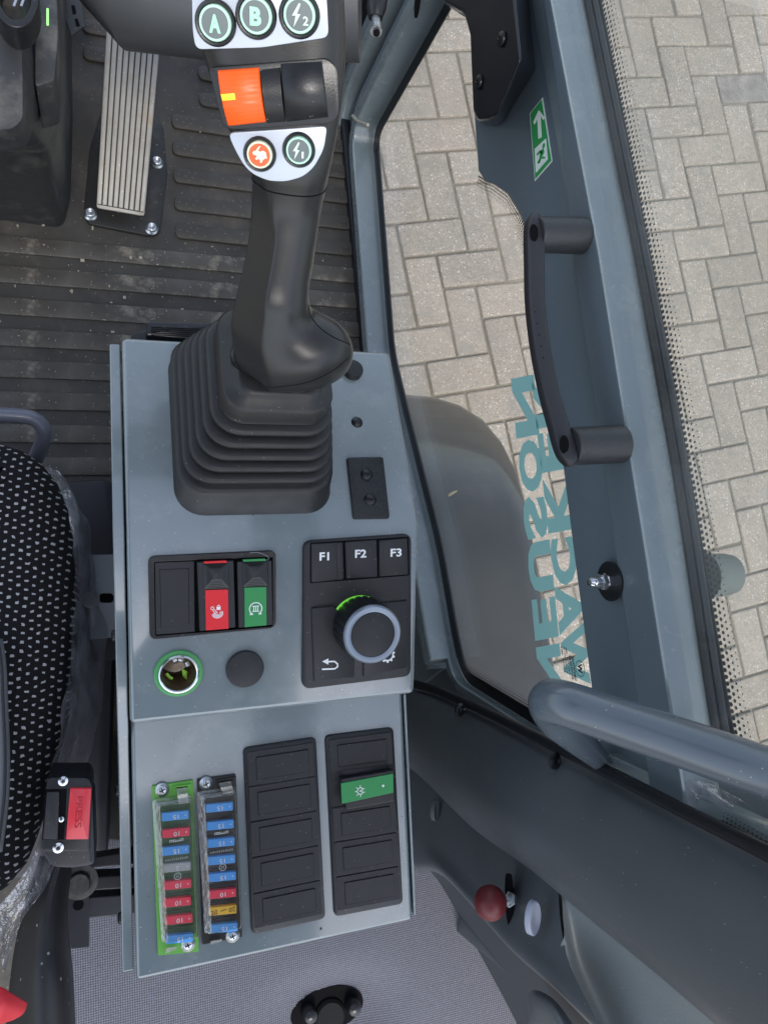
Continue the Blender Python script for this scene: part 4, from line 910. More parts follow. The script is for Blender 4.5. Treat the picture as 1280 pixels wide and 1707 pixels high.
letters('maker_mark', 'W', STAMP, lw, WF, (c0.x - .0042, c0.y - .0032, c0.x + .0042, c0.y + .0032), -.0034, .04)
def sline(s_, x, y0, y1, hgt, bold=0): 
    a = wpoly([(x, y0)], XG)[0]; b = wpoly([(x + (y0 - y1) * -.14, y1)], XG)[0]; u = b - a; v = Vector((-u.y, u.x)).normalized() * hgt
    letters('maker_print', s_, STAMP, lw, WF, (0, 0, 1, 1), -.0034, bold, fx=lambda p, q: tuple(a + u * p + v * q), thick=.0003)
sline('HEYWINN', 963, 1134, 1094, .0030, .02); sline('AUTOGLAS', 959, 1133, 1092, .0026, .02); sline('D BIET NW31 5062', 954, 1124, 1079, .0016); sline('DUSTOP DNW LEA', 950, 1122, 1077, .0016); sline('BOYDOD - DEE A', 946, 1120, 1076, .0016)
# ---- rail with dark face plate, grab handle plate and ledge
XR = .364
rail = emp('cab_rail', (XR, .2, .5), 'long blue-grey painted cab rail between the lower and upper side windows, with pale top face', 'rail')
RF = Fr((XR, 0, 0), (0, 1, 0), (0, 0, 1))
top_edge = [(905, -70), (917, 0), (996, 420), (1052, 778), (1116, 1182), (1150, 1400)]
low_px = [(735, -70), (742, 8), (776, 30), (784, 60), (790, 190), (797, 285), (808, 302), (822, 306), (846, 322), (868, 358), (884, 420), (905, 560), (938, 778), (953, 900), (985, 1145), (1012, 1330)]
tp_ = wpoly(top_edge, XR); lp = wpoly(low_px, XR)
obj('face_plate', MB().prism(lp + tp_[::-1], 0, .003), PAINTD, rail, fr=RF, bevel=.0012)
# the upper half of the face stands a little prouder (folded flange)
fold = [(893, -70), (904, 0), (930, 180), (953, 430), (994, 705), (1021, 900), (1060, 1165), (1085, 1340)]
tp2 = wpoly([(905, -70), (917, 0), (996, 420), (1052, 778), (1116, 1182), (1150, 1400)], XR - .006); fp = wpoly(fold, XR - .006)
obj('face_flange', MB().prism(fp + tp2[::-1], -.006, .0), PAINTD, rail, fr=RF, bevel=.002, seg=3)
led = [(top_edge[i], r) for i, r in enumerate([(960, -70), (974, 0), (1057, 420), (1121, 778), (1182, 1182), (1222, 1400)])]
rows = []
for (l, r) in led:
    a = PX(*l, XR - .006); b = PZ(*r, a.z + .002); rows.append((a, b))
rings = []
for a, b in rows: rings.append([a, a.lerp(b, .03) + Vector((0, 0, .0015)), a.lerp(b, .80) + Vector((0, 0, .001)), a.lerp(b, .83) + Vector((0, 0, -.0015)), b + Vector((0, 0, -.002)), b - Vector((0, 0, .05)), a - Vector((0, 0, .03)) + Vector((.004, 0, 0))])
LEDGE = PAINT
obj('ledge', MB().loft([[p for p in r] for r in rings]), LEDGE, rail, sharp=25)
sr = []; sr2 = []
for a, b in rows: sr.append(b + Vector((.0035, 0, -.001))); sr2.append(b + Vector((.0095, 0, .001)))
obj('rubber_seal', MB().tube(cr(sr, 6), .0034, 10), SEAL, rail); obj('rubber_seal', MB().tube(cr(sr2, 6), .0030, 10), mat('seal_grey', (.03, .033, .04), .35), rail)
for q in ((1053, 365), (1067, 455)): obj('seal_hole', MB().lathe([(.0016, 0), (.0016, .0006)], 10), DEEP, rail, fr=Fr(PZ(*q, .535), (1, 0, 0), (0, 1, 0)))
# ---- upper pane
XU = rows[0][1].x + .018
xs = [r[1].x for r in rows]
up_w = emp('upper_side_window', (xs[2] + .02, .1, .6), 'upper side window pane edged with a fringe of small black dots', 'window')
o0, o1 = rows[0][1] + Vector((.014, 0, -.02)), rows[-1][1] + Vector((.014, 0, -.02))
UF = Fr(o0, (o0 - o1).normalized(), (0, 0, 1))
pathU = [Vector(UF.uv(*q)) for q in ((984, -70), (998, 0), (1079, 420), (1144, 778), (1212, 1182), (1252, 1400))]
pathU = [Vector((v.x, v.y)) for v in cr([Vector((p.x, p.y, 0)) for p in pathU], 8)]
if pathU[0].x > pathU[-1].x: pathU = pathU[::-1]
obj('pane', MB().prism([Vector((pathU[0].x, -.03)), Vector((pathU[-1].x, -.03)), Vector((pathU[-1].x, .9)), Vector((pathU[0].x, .9))], -.004, 0), GL, up_w, fr=UF, smooth=False)
lowr = [p - Vector((0, .05)) for p in pathU]; upr = [p + Vector((0, .0012)) for p in pathU]
obj('frit_band', MB().prism(lowr + upr[::-1], .0008, .0016), FRIT, up_w, fr=UF, smooth=False)
mb = MB(); pit = .0048
for k_, r in enumerate((.0017, .0014, .0010, .0006)):
    acc = pit / 2 * (k_ % 2); 
    for a, b in zip(pathU, pathU[1:]):
        L = (b - a).length; d = (b - a).normalized()
        while acc < L:
            c = a + d * acc + Vector((0, .0030 + k_ * pit * .87)); flat(mb, circ(c, r, 8), .001); acc += pit
        acc -= L
o = obj('frit_dots', mb, FRIT, up_w, fr=UF, smooth=False, keep=True); o['kind'] = 'stuff'
# rubber buffer outside the upper pane
bf = emp('rubber_buffer', PX(1200, 955, .50), 'grey cylindrical rubber buffer with a white bolt, outside the upper window', 'buffer')
bfr = Fr(PX(1172, 960, .452), (0, 1, 0), (0, 0, 1))
kz = .0185
obj('buffer', MB().lathe([(kz * 1.05, 0), (kz, .004), (kz * .95, .022), (kz * .88, .028), (.004, .030)], 40), mat('grey_rubber', (.13, .15, .14), .6, var=.1, vscale=60), bf, fr=bfr)
obj('bolt', MB().lathe([(.010, .029), (.010, .032), (.0055, .033), (.0055, .038), (.004, .040)], 16), mat('white_bolt', (.6, .63, .62), .4), bf, fr=bfr)
# ---- handle
hn = emp('grab_handle', PX(930, 580, XR), 'black bowed grab handle with two cylindrical standoffs on the cab rail', 'handle')
HB = mat('handle_black', (.022, .022, .027), .48, bump=.3, bscale=1100, rvar=.05); HC = mat('handle_casting', (.032, .034, .037), .42, bump=.9, bscale=700)
for (a_, b_, r_) in (((892, 391), (972, 393), .0140), ((950, 744), (1036, 740), .0142)):
    e = PX(*b_, XR - .006); s0 = e + Vector((-.046, 0, 0)); q = e + ray(a_[0], a_[1]) * 0
    t = D(a_[0], a_[1], (CM.transposed() @ (s0 - CAM)).z)
    obj('standoff', MB().tube([t, t.lerp(e, .3), t.lerp(e, .9), e], [r_ * .98, r_, r_ * 1.02, r_ * 1.02], 32), HC, hn, bevel=.0015)
zz = [(CM.transposed() @ (PX(*q, XR - .006) + Vector((-.046, 0, 0)) - CAM)).z for q in ((972, 393), (1036, 740))]
bars = [(887, 358, 6), (888, 372, 15), (888, 400, 17), (888, 440, 16), (889, 500, 15.5), (895, 560, 15.5), (903, 610, 15.5), (915, 665, 16), (928, 710, 17), (938, 745, 18), (944, 765, 14), (947, 777, 6)]
rg = []
for i, (x, y_, w_) in enumerate(bars):
    t = (y_ - 393) / (740 - 393); dd = zz[0] * (1 - t) + zz[1] * t - .004; s0 = w_ / 1233 * dd; c = D(x + 2, y_, dd)
    uu = CM @ Vector((.96, -.05, .3)); ww = CM @ Vector((-.3, .1, 1)); hh = .0055 if 0 < i < len(bars) - 1 else .0035
    ring = []
    for j in range(20):
        th = 2 * math.pi * j / 20; cc, ss = math.cos(th), math.sin(th); ring.append(c + uu * s0 * math.copysign(abs(cc) ** .5, cc) + ww * hh * math.copysign(abs(ss) ** .5, ss))
    rg.append(ring)
cols = [cr([r[j] for r in rg], 4) for j in range(20)]; rg2 = [[c[k] for c in cols] for k in range(len(cols[0]))]
hbar = obj('handle_bar', MB().loft(rg2), HB, hn, sharp=50)
for (x, y_) in ((888, 389), (938, 741)):
    t = (y_ - 393) / (740 - 393); dd = zz[0] * (1 - t) + zz[1] * t - .0115; f = Fr(D(x, y_, dd), CM @ Vector((.96, -.05, .3)), CM @ Vector((.16, -1, 0)))
    obj('bolt_recess', MB().lathe([(.0052, .0015), (.0040, .0018), (.0038, -.0002), (.0001, -.0002)], 24, sx=.75, sy=1.3), DEEP, hbar, fr=f)
mb = MB()
for i in range(5):
    y_ = 520 + i * 19; t = (y_ - 393) / 347; dd = zz[0] * (1 - t) + zz[1] * t - .0108; mb.lathe([(.0006, 0), (.0005, .0003)], 8, Fr(D(892 + i * 3.2, y_, dd), CM @ Vector((1, 0, .3)), CM @ Vector((0, -1, 0))))
obj('moulded_dots', mb, DEEP, hbar)
# ---- cap nut on the face
cn = emp('cap_nut', PX(1000, 970, XR), 'bright zinc cap nut and washer on the cab rail below the grab handle', 'nut')
cf = Fr(PX(1017, 969, XR - .0065), (0, -1, 0), (0, 0, 1))              # w points inwards
if cf.w.x > 0: cf = Fr(cf.o, (0, 1, 0), (0, 0, 1))
if cf.w.x > 0: cf = Fr(cf.o, (0, 1, 0), (0, 0, -1))
obj('washer', MB().lathe([(.0155, 0), (.0155, .0012), (.009, .0014)], 32), BLACK, cn, fr=cf)
obj('nut', MB().prism(hexa(.0068), .001, .0055, .0006), CHROME, cn, fr=cf, smooth=False); obj('nut', MB().prism(hexa(.0066, rot=20), .0055, .0100, .0006), CHROME, cn, fr=cf, smooth=False)
obj('dome', MB().lathe([(.0048, .010), (.0048, .014), (.0042, .017), (.0028, .0192), (.0001, .020)], 24), CHROME, cn, fr=cf)
# ---- exit sign
SGR = mat('sign_green', (.03, .30, .08), .4); SWH = mat('sign_white', (.75, .8, .77), .4)
sg = emp('exit_sign', PX(901, 232, XR), 'green and white emergency exit sticker with an arrow above a running man', 'sign')
XS = XR - .0004; SF = Fr((XS, 0, 0), (0, 1, 0), (0, 0, 1))
def sp(pts): return [Vector((PX(a, b, XS).y, PX(a, b, XS).z)) for a, b in crop(880, 0, 3.2, pts)]
fl2 = emp  # keep name space tidy
obj('sign_border', MB().prism(sp([(10, 605), (79, 520), (131, 860), (37, 966)]), -.0004, 0), SWH, sg, fr=SF, smooth=False)
obj('sign_field', MB().prism(sp([(15, 608), (75, 532), (126, 856), (41, 955)]), -.0008, -.0003), SGR, sg, fr=SF, smooth=False)
mb = MB(); mb.prism(sp([(62, 588), (93, 628), (86, 640), (70, 618), (76, 733), (60, 742), (54, 633), (38, 664), (33, 650)]), -.0012, -.0007); obj('arrow', mb, SWH, sg, fr=SF, smooth=False)
mb = MB(); mb.prism(sp([(40, 795), (100, 740), (109, 850), (46, 922)]), -.0012, -.0007); obj('door_symbol', mb, SWH, sg, fr=SF, smooth=False)
mb = MB()
for P in (((52, 822), (72, 800), (84, 812), (80, 826), (70, 816), (56, 832)), ((72, 808), (88, 790), (94, 812), (78, 842), (70, 870), (62, 872), (68, 838)), ((80, 835), (98, 838), (97, 846), (78, 848)), ((56, 866), (68, 850), (70, 860), (60, 876))): mb.prism(sp(P), -.0015, -.0011)
mb.prism(circ(sp([(90, 778)])[0], .0022, 10), -.0015, -.0011)
obj('running_man', mb, SGR, sg, fr=SF, smooth=False)
# ---- black box high on the face
bb = emp('black_cover_box', PX(830, 100, XR - .02), 'glossy black angular plastic cover with two screws at the top of the cab rail', 'cover')
outl = [(735, -60), (745, 12), (775, 25), (786, 60), (789, 185), (796, 203), (824, 212), (838, 207), (893, 118), (878, -60)]
b0 = [PX(*q, XR - .001) for q in outl]
sh = [(700, -60), (714, -12), (742, 0), (756, 30), (772, 170), (782, 190), (806, 176), (845, 110), (858, 60), (846, -60)]
b1 = [PX(*q, XR - .045) for q in [(735, -60), (742, 6), (774, 22), (784, 58), (789, 183), (795, 200), (815, 200), (830, 190), (868, 100), (852, -60)]]
obj('cover_shell', MB().loft([b0, b1]), mat('gloss_black', (.007, .008, .012), .22, bump=.5, bscale=350), bb, bevel=.004, seg=3)
for q in ((836, 65), (798, 137)):
    p = PX(*q, XR - .046); ff = Fr(p, (0, -1, 0), (0, 0, 1)); ff = ff if ff.w.x < 0 else Fr(p, (0, 1, 0), (0, 0, 1)); ff = ff if ff.w.x < 0 else Fr(p, (0, 1, 0), (0, 0, -1))
    obj('screw', MB().lathe([(.0062, 0), (.006, .0014), (.004, .0024), (.0022, .0026), (.0018, .001), (.0001, .001)], 24), BLACK, bb, fr=ff)
# ---- hose nozzle hanging at the top
nz_ = emp('hose_nozzle', D(620, 10, .8), 'small black hose end with a metal tip hanging by the front frame', 'hose')
obj('hose', MB().tube([D(640, -60, .62), D(632, -20, .62), D(627, 15, .62), D(626, 30, .62)], [.009, .009, .0085, .006], 16), BLACK, nz_)
obj('tip', MB().tube([D(626, 28, .62), D(627, 46, .612), D(627, 52, .610)], [.0035, .004, .005], 16), ZINC, nz_)
obj('tip_hole', MB().tube([D(627.5, 54, .6097), D(627.5, 55.5, .6087)], .0028, 12), DEEP, nz_)
# ============================================================ fender outside the lower pane
FEN = mat('fender_plastic', (.032, .032, .029), .33, coat=.5, bump=.15, bscale=150, var=.08, vscale=8, rvar=.06, blotch=.15, blcol=(.1, .1, .09), blscale=14)
fd = emp('wheel_fender', PZ(790, 850, 0), 'dark grey rounded plastic wheel fender seen below through the lower window', 'fender')
zt = -.06
o_px = [(600, 655), (680, 652), (725, 656), (765, 668), (805, 692), (838, 730), (862, 775), (880, 830), (893, 890), (908, 980), (925, 1080), (945, 1200), (960, 1330), (560, 1330), (560, 655)]
zf = lambda y_: zt - .22 * max(0, (960 - y_) / 300) ** 2
P0 = [PZ(x, y_, zf(y_)) for x, y_ in o_px]; cc = PZ(740, 960, zt)
rr = []
for dz, sc2 in ((-.10, 1.0), (-.035, 1.0), (-.015, .99), (-.004, .965), (0, .93), (.0, .75), (0, .5), (0, .25), (0, .05)):
    rr.append([Vector((cc.x + (p.x - cc.x) * sc2, cc.y + (p.y - cc.y) * sc2, zt + (p.z - zt) * sc2 ** 2 + dz)) for p in P0])
obj('fender_shell', MB().loft(rr), FEN, fd, sharp=70)
f = Fr((0, 0, zt + .002), (1, 0, 0), (0, 1, 0))
0 and obj('fender_step', MB().prism(rounded(f.poly([(600, 690), (690, 700), (745, 740), (790, 860), (820, 1000), (840, 1200), (600, 1200)]), .03), 0, .012, .006), FEN, fd, fr=f)
tag(obj('leaf_scrap', MB().grid([[PZ(x, y_, zt + .0145) for x, y_ in r] for r in (((746, 824), (752, 820), (762, 817)), ((748, 828), (755, 824), (762, 819)))]), mat('dry_leaf', (.28, .23, .16), .8), solid=.0006), 'tiny dry leaf scrap lying on the dark wheel fender', 'leaf')
# ============================================================ seat at the lower left
def seat_material():
    m = bpy.data.materials.new('dotted_seat_fabric'); m.use_nodes = True; nt = m.node_tree; N = nt.nodes; L = nt.links; b = N['Principled BSDF']; b.inputs['Roughness'].default_value = .9; b.inputs['Specular IOR Level'].default_value = .2
    ge = N.new('ShaderNodeTexCoord'); nzn = N.new('ShaderNodeTexNoise'); nzn.inputs['Scale'].default_value = 210; L.new(ge.outputs['Object'], nzn.inputs['Vector'])
    mp = N.new('ShaderNodeMapping'); mp.inputs['Rotation'].default_value = (0, 0, R(4)); L.new(ge.outputs['Object'], mp.inputs[0])
    ad = N.new('ShaderNodeMix'); ad.data_type = 'VECTOR'; ad.inputs[0].default_value = .0032; L.new(mp.outputs[0], ad.inputs[4]); L.new(nzn.outputs['Color'], ad.inputs[5])
    sp_ = N.new('ShaderNodeSeparateXYZ'); L.new(ad.outputs[1], sp_.inputs[0])
    def M(op, a, b_=None):
        n = N.new('ShaderNodeMath'); n.operation = op
        for i, v in enumerate((a, b_)):
            if v is None: continue
            if isinstance(v, (int, float)): n.inputs[i].default_value = v
            else: L.new(v, n.inputs[i])
        return n.outputs[0]
    def grid(o):
        u = M('SUBTRACT', M('FRACT', M('ADD', M('DIVIDE', sp_.outputs[0], .0102), o)), .5); v = M('SUBTRACT', M('FRACT', M('ADD', M('DIVIDE', sp_.outputs[1], .0062), o)), .5)
        return M('MULTIPLY', M('LESS_THAN', M('ABSOLUTE', u), .108), M('LESS_THAN', M('ABSOLUTE', v), .125))
    f = M('MAXIMUM', grid(0), grid(.5))
    mx = N.new('ShaderNodeMix'); mx.data_type = 'RGBA'; L.new(f, mx.inputs[0]); mx.inputs[6].default_value = (.010, .010, .011, 1); mx.inputs[7].default_value = (.42, .42, .43, 1); L.new(mx.outputs[2], b.inputs['Base Color'])
    n2 = N.new('ShaderNodeTexNoise'); n2.inputs['Scale'].default_value = 1400; L.new(ge.outputs['Object'], n2.inputs['Vector']); bp = N.new('ShaderNodeBump'); bp.inputs['Strength'].default_value = .6; bp.inputs['Distance'].default_value = .0005; L.new(n2.outputs['Fac'], bp.inputs['Height']); L.new(bp.outputs[0], b.inputs['Normal'])
    return m
SEATM = seat_material()
st_ = emp('operator_seat', PZ(20, 1100, .2), 'black seat cushion dotted with small white marks, at the lower left', 'seat')
so_px = [(-260, 700), (-60, 722), (0, 738), (40, 751), (70, 772), (96, 806), (115, 850), (124, 900), (127, 960), (127, 1040), (122, 1110), (116, 1170), (104, 1225), (84, 1300), (66, 1380), (45, 1440), (12, 1480), (-50, 1530), (-260, 1560)]
zs = .40
P0 = [PZ(x, y_, zs - .02) for x, y_ in so_px]; cs = PZ(-120, 1110, zs)
def inset_ring(P, d, z):
    out = []; n = len(P)
    for i in range(n):
        a, b, c = P[i - 1], P[i], P[(i + 1) % n]; e1 = (b - a).normalized(); e2 = (c - b).normalized()
        n1 = Vector((-e1.y, e1.x, 0)); n2 = Vector((-e2.y, e2.x, 0)); m = n1 + n2; m = m / max(m.dot(n1), .6); q = b + m * d * sgn_; out.append(Vector((q.x, q.y, z)))
    return out
Pd = []
for a, b in zip(P0, P0[1:]): Pd += [a.lerp(b, t / 3) for t in range(3)]
Pd.append(P0[-1])
sgn_ = -1 if area2(Pd) < 0 else 1
rr = [inset_ring(Pd, d, z) for d, z in ((.004, .25), (0, .33), (0, .375), (.003, .392), (.010, .405), (.022, .412), (.045, .417))]
obj('cushion', MB().loft(rr), SEATM, st_, sharp=80, label='dotted cushion')
VIN = mat('grey_vinyl', (.14, .145, .155), .5, bump=.5, bscale=400, var=.1, vscale=30)
rows = []
for px, py in ((2, 1065), (8, 1110), (11, 1180), (14, 1250), (13, 1320), (8, 1370), (1, 1420)):
    rows.append([PZ(-70, py, .445), PZ(px - 14, py, .447), PZ(px - 4, py, .445), PZ(px, py, .437), PZ(px + 1, py, .415)])
bo = obj('side_bolster', MB().grid(patch(rows, 4, 4)), VIN, st_, solid=.002)
rows = [PZ(px - 5, py, .4495) for px, py in ((2, 1065), (8, 1110), (11, 1180), (14, 1250), (13, 1320), (8, 1370), (1, 1420))]
obj('seam', MB().tube(cr(rows, 4), .0009, 6), SEAL, bo)
SB = mat('seat_base_plastic', (.022, .021, .027), .5, bump=.2, bscale=500)
obj('seat_base', MB().prism(rounded([Vector((v.x, v.y)) for v in (PZ(90, 800, .16), PZ(196, 795, .16), PZ(196, 930, .16), PZ(180, 1450, .16), PZ(-200, 1500, .16), PZ(-200, 800, .16))], .02), .02, .16, .01), SB, st_)
obj('floor_shadow_box', MB().box((-.06, -.16, .04), (.13, .30, .04)), SB, st_) if False else None
# adjusting bar in front of the cushion
obj2 = tag(obj('seat_adjuster_bar', MB().tube(cr([PZ(-120, 690, .36), PZ(-30, 691, .36), PZ(30, 693, .36), PZ(58, 699, .358), PZ(73, 715, .352), PZ(72, 734, .342), PZ(62, 760, .328), PZ(50, 790, .31)], 6), .0062, 18), TUBEP), 'bent grey-violet metal bar in front of the dotted seat cushion', 'seat lever')
# plate between seat and console
mp_ = emp('seat_mounting_plate', PZ(175, 990, .3), 'dark blue-grey metal plate with a slot, between the seat and the console', 'plate')
f = Fr((0, 0, .29), (1, 0, 0), (0, 1, 0))
obj('plate', MB().prism(f.poly([(150, 925), (192, 924), (196, 1062), (150, 1066)]), -.003, 0), PAINTD, mp_, fr=f, bevel=.0006)
obj('slot', MB().prism(rounded(f.poly([(166, 989), (190, 989), (190, 1005), (166, 1005)]), .004), -.0005, .0004), DEEP, mp_, fr=f)
obj('washer', MB().lathe([(.0075, 0), (.0075, .0015), (.0055, .003), (.0055, .006), (.0001, .0065)], 24), mat('dull_white_plastic', (.3, .3, .32), .5), mp_, fr=f.at(152, 1000, 0))
obj('plate', MB().prism(f.poly([(150, 1066), (197, 1062), (199, 1100), (150, 1104)], -.02), -.024, -.02), SB, mp_, fr=f)
# clear film
FILM = glassmat('clear_film', (.90, .90, .93), 1.0, .05, haze=.34, hcol=(.5, .5, .55), bump=2.5, bscale=70)
rd = random.Random(11)
def crumple(rows, n, m, amp): 
    g = patch(rows, n, m); nr, nc = len(g), len(g[0])
    for i, r in enumerate(g):
        for j, p in enumerate(r):
            r[j] = p + Vector((noise.noise(p * 38), noise.noise(p * 38 + Vector((5, 2, 7))), noise.noise(p * 60 + Vector((9, 1, 3))))) * amp + Vector((0, 0, abs(noise.noise(p * 110)) * amp))
    return g
def frow(*q): return [PZ(x, y_, z) for x, y_, z in q]
g = crumple([frow((70, 780, .37), (84, 778, .365), (96, 782, .36)), frow((110, 860, .38), (128, 845, .37), (142, 870, .35)), frow((122, 930, .38), (140, 930, .37), (158, 945, .34)), frow((122, 1000, .38), (145, 1000, .36), (168, 1010, .34)),
             frow((120, 1055, .39), (150, 1060, .365), (181, 1052, .34)), frow((112, 1130, .41), (140, 1130, .38), (172, 1130, .345)), frow((104, 1180, .42), (132, 1190, .385), (166, 1180, .345)), frow((96, 1240, .42), (120, 1240, .38), (156, 1240, .34)), frow((84, 1300, .41), (104, 1300, .37), (138, 1298, .33))], 6, 5, .0042)
tag(obj('plastic_film', MB().grid(g), FILM, sharp=30, keep=True), 'crumpled clear plastic film along the right edge of the dotted seat', 'plastic film')
g = crumple([frow((70, 1385, .42), (84, 1395, .40), (92, 1440, .38)), frow((52, 1440, .425), (66, 1450, .41), (72, 1490, .39)), frow((22, 1476, .43), (40, 1490, .42), (40, 1530, .40)), frow((-5, 1510, .43), (14, 1530, .42), (20, 1575, .40)), frow((-30, 1560, .43), (0, 1590, .42), (12, 1620, .40))], 6, 5, .004)
tag(obj('plastic_film', MB().grid(g), FILM, sharp=30, keep=True), 'crumpled clear plastic film at the bottom left beside the belt buckle', 'plastic film')
# ============================================================ belt buckle
def c4(*p): return crop(0, 1160, 3.121, p)
bk = emp('belt_buckle', PZ(115, 1370, .36), 'black seat belt buckle with a red PRESS button and two screws', 'buckle')
BU = Fr((0, -.06, .445), (1, 0, .0), (0, 1, .12))
q = BU.poly(c4((248, 426), (462, 426), (482, 470), (468, 800), (450, 812), (214, 814), (232, 560)))
back = [BU.p(*v, -.028) for v in BU.poly(c4((250, 440), (500, 500), (503, 600), (505, 880), (380, 900), (272, 895), (216, 830)), -.028)]
obj('shell', MB().prism(rounded(q, .003), -.036, 0, .0012), BLACK, bk, fr=BU)
obj('lower_shell', MB().prism(rounded(BU.poly(c4((236, 600), (488, 520), (500, 880), (380, 900), (272, 895), (218, 820)), -.006), .004), -.04, -.005, .003), BLACK, bk, fr=BU)
obj('slot_gap', MB().prism(BU.poly(c4((240, 486), (350, 484), (334, 748), (220, 748)), 0), -.0008, .0003), DEEP, bk, fr=BU)
obj('tongue_block', MB().prism(rounded(BU.poly(c4((246, 500), (311, 498), (302, 748), (224, 746)), .001), .001), -.001, .0015, .0006), BLACKM, bk, fr=BU)
pbn = obj('release_button', MB().prism(rounded(BU.poly(c4((367, 480), (478, 480), (462, 745), (344, 746)), .0015), .0008), -.001, .0024, .0007), mat('press_red', (.70, .03, .045), .33, spec=.5, coat=.2, bump=.15, bscale=400), bk, fr=BU)
PR = mat('press_emboss', (.42, .015, .025), .4)
A4 = [Vector(v) for v in BU.poly(c4((432, 522), (425, 684), (388, 688), (402, 524)), .0024)]
letters('lettering', 'PRESS', PR, pbn, BU, (0, 0, 1, 1), .0025, 0, fx=lambda a, b: tuple(A4[3].lerp(A4[2], a).lerp(A4[0].lerp(A4[1], a), b)), thick=.0002)
for s, sc_2 in (((330, 443), 1), ((305, 790), 1.1), ((320, 641), .6)):
    ff = BU.at(*c4(s)[0], .0002); o = obj('screw', MB().lathe([(.0033 * sc_2, 0), (.0031 * sc_2, .0006), (.0016 * sc_2, .0011), (.0012 * sc_2, .0003), (.0001, .0003)], 20), CHROME, bk, fr=ff)
# black belt cover running down from the buckle
g = patch([frow((70, 1428, .36), (100, 1425, .385), (112, 1436, .37), (116, 1450, .34)), frow((46, 1500, .36), (80, 1500, .39), (104, 1510, .375), (110, 1525, .33)), frow((30, 1570, .36), (70, 1570, .395), (104, 1580, .38), (116, 1590, .33)), frow((20, 1640, .36), (66, 1640, .40), (110, 1650, .385), (121, 1655, .33)), frow((10, 1760, .36), (66, 1760, .40), (112, 1760, .385), (124, 1760, .33))], 5, 5)
tag(obj('belt_cover', MB().grid(g), mat('belt_cover_black', (.012, .012, .014), .5, bump=.6, bscale=700, dust=.05, dscale=260, dcol=(.3, .3, .3)), solid=.003), 'black fabric belt cover running down from the buckle', 'belt cover')
g = patch([frow((-40, 1640, .46), (0, 1647, .465), (14, 1655, .463), (30, 1664, .455), (44, 1672, .445)), frow((-40, 1668, .468), (0, 1672, .472), (12, 1678, .468), (24, 1682, .46), (38, 1688, .447)), frow((-40, 1700, .46), (-10, 1706, .465), (0, 1706, .462), (10, 1702, .455), (22, 1698, .445))], 5, 5)
tag(obj('red_cloth', MB().grid(g), mat('red_fabric', (.72, .03, .045), .6, bump=.4, bscale=500), solid=.002), 'corner of bright red fabric at the bottom left', 'cloth')
# bolt, washer and bracket
bt = emp('anchor_bolt', PZ(134, 1469, .30), 'large dull zinc bolt with washer on a flat bracket below the buckle', 'bolt')
f = Fr((0, 0, .30), (1, 0, 0), (0, 1, 0)); DZ = mat('dirty_zinc', (.13, .13, .12), .38, metal=.7, var=.3, vscale=200, blotch=.7, blcol=(.06, .055, .045), blscale=160, bump=.8, bscale=500)
obj('washer', MB().lathe([(.0140, 0), (.0140, .002), (.0095, .0024), (.0093, .001)], 32), DZ, bt, fr=f.at(134, 1469, 0))
obj('bolt_head', MB().lathe([(.0086, .001), (.0086, .0065), (.0078, .0078), (.004, .0076), (.0001, .0076)], 28), DZ, bt, fr=f.at(133, 1470, 0))
DK = mat('dark_steel', (.035, .036, .042), .38, metal=.2, bump=.2, bscale=300, dust=.03, dscale=300, rvar=.08)
obj('flat_bracket', MB().prism(f.poly([(106, 1470), (149, 1486), (149, 1580), (119, 1583), (108, 1520)]), -.004, -.0005), DK, bt, fr=f, bevel=.0006)
obj('bracket_hole', MB().prism(circ(f.uv(131, 1509), .0042, 20), -.001, -.0002), DEEP, bt, fr=f)
sr_ = emp('seat_rails', PZ(180, 1460, .26), 'dark steel seat slide bars running from the bolt to the console', 'slide rail')
f = Fr((0, 0, .27), (1, 0, 0), (0, 1, 0))
for P, h0, h1 in (((( 100, 1438), (230, 1418), (230, 1440), (100, 1452)), -.02, 0), (((100, 1462), (230, 1456), (230, 1478), (100, 1486)), -.02, .004), (((145, 1496), (230, 1490), (230, 1524), (145, 1532)), -.03, .0)): obj('slide_bar', MB().prism(f.poly(P), h0, h1), DK, sr_, fr=f, bevel=.0015)
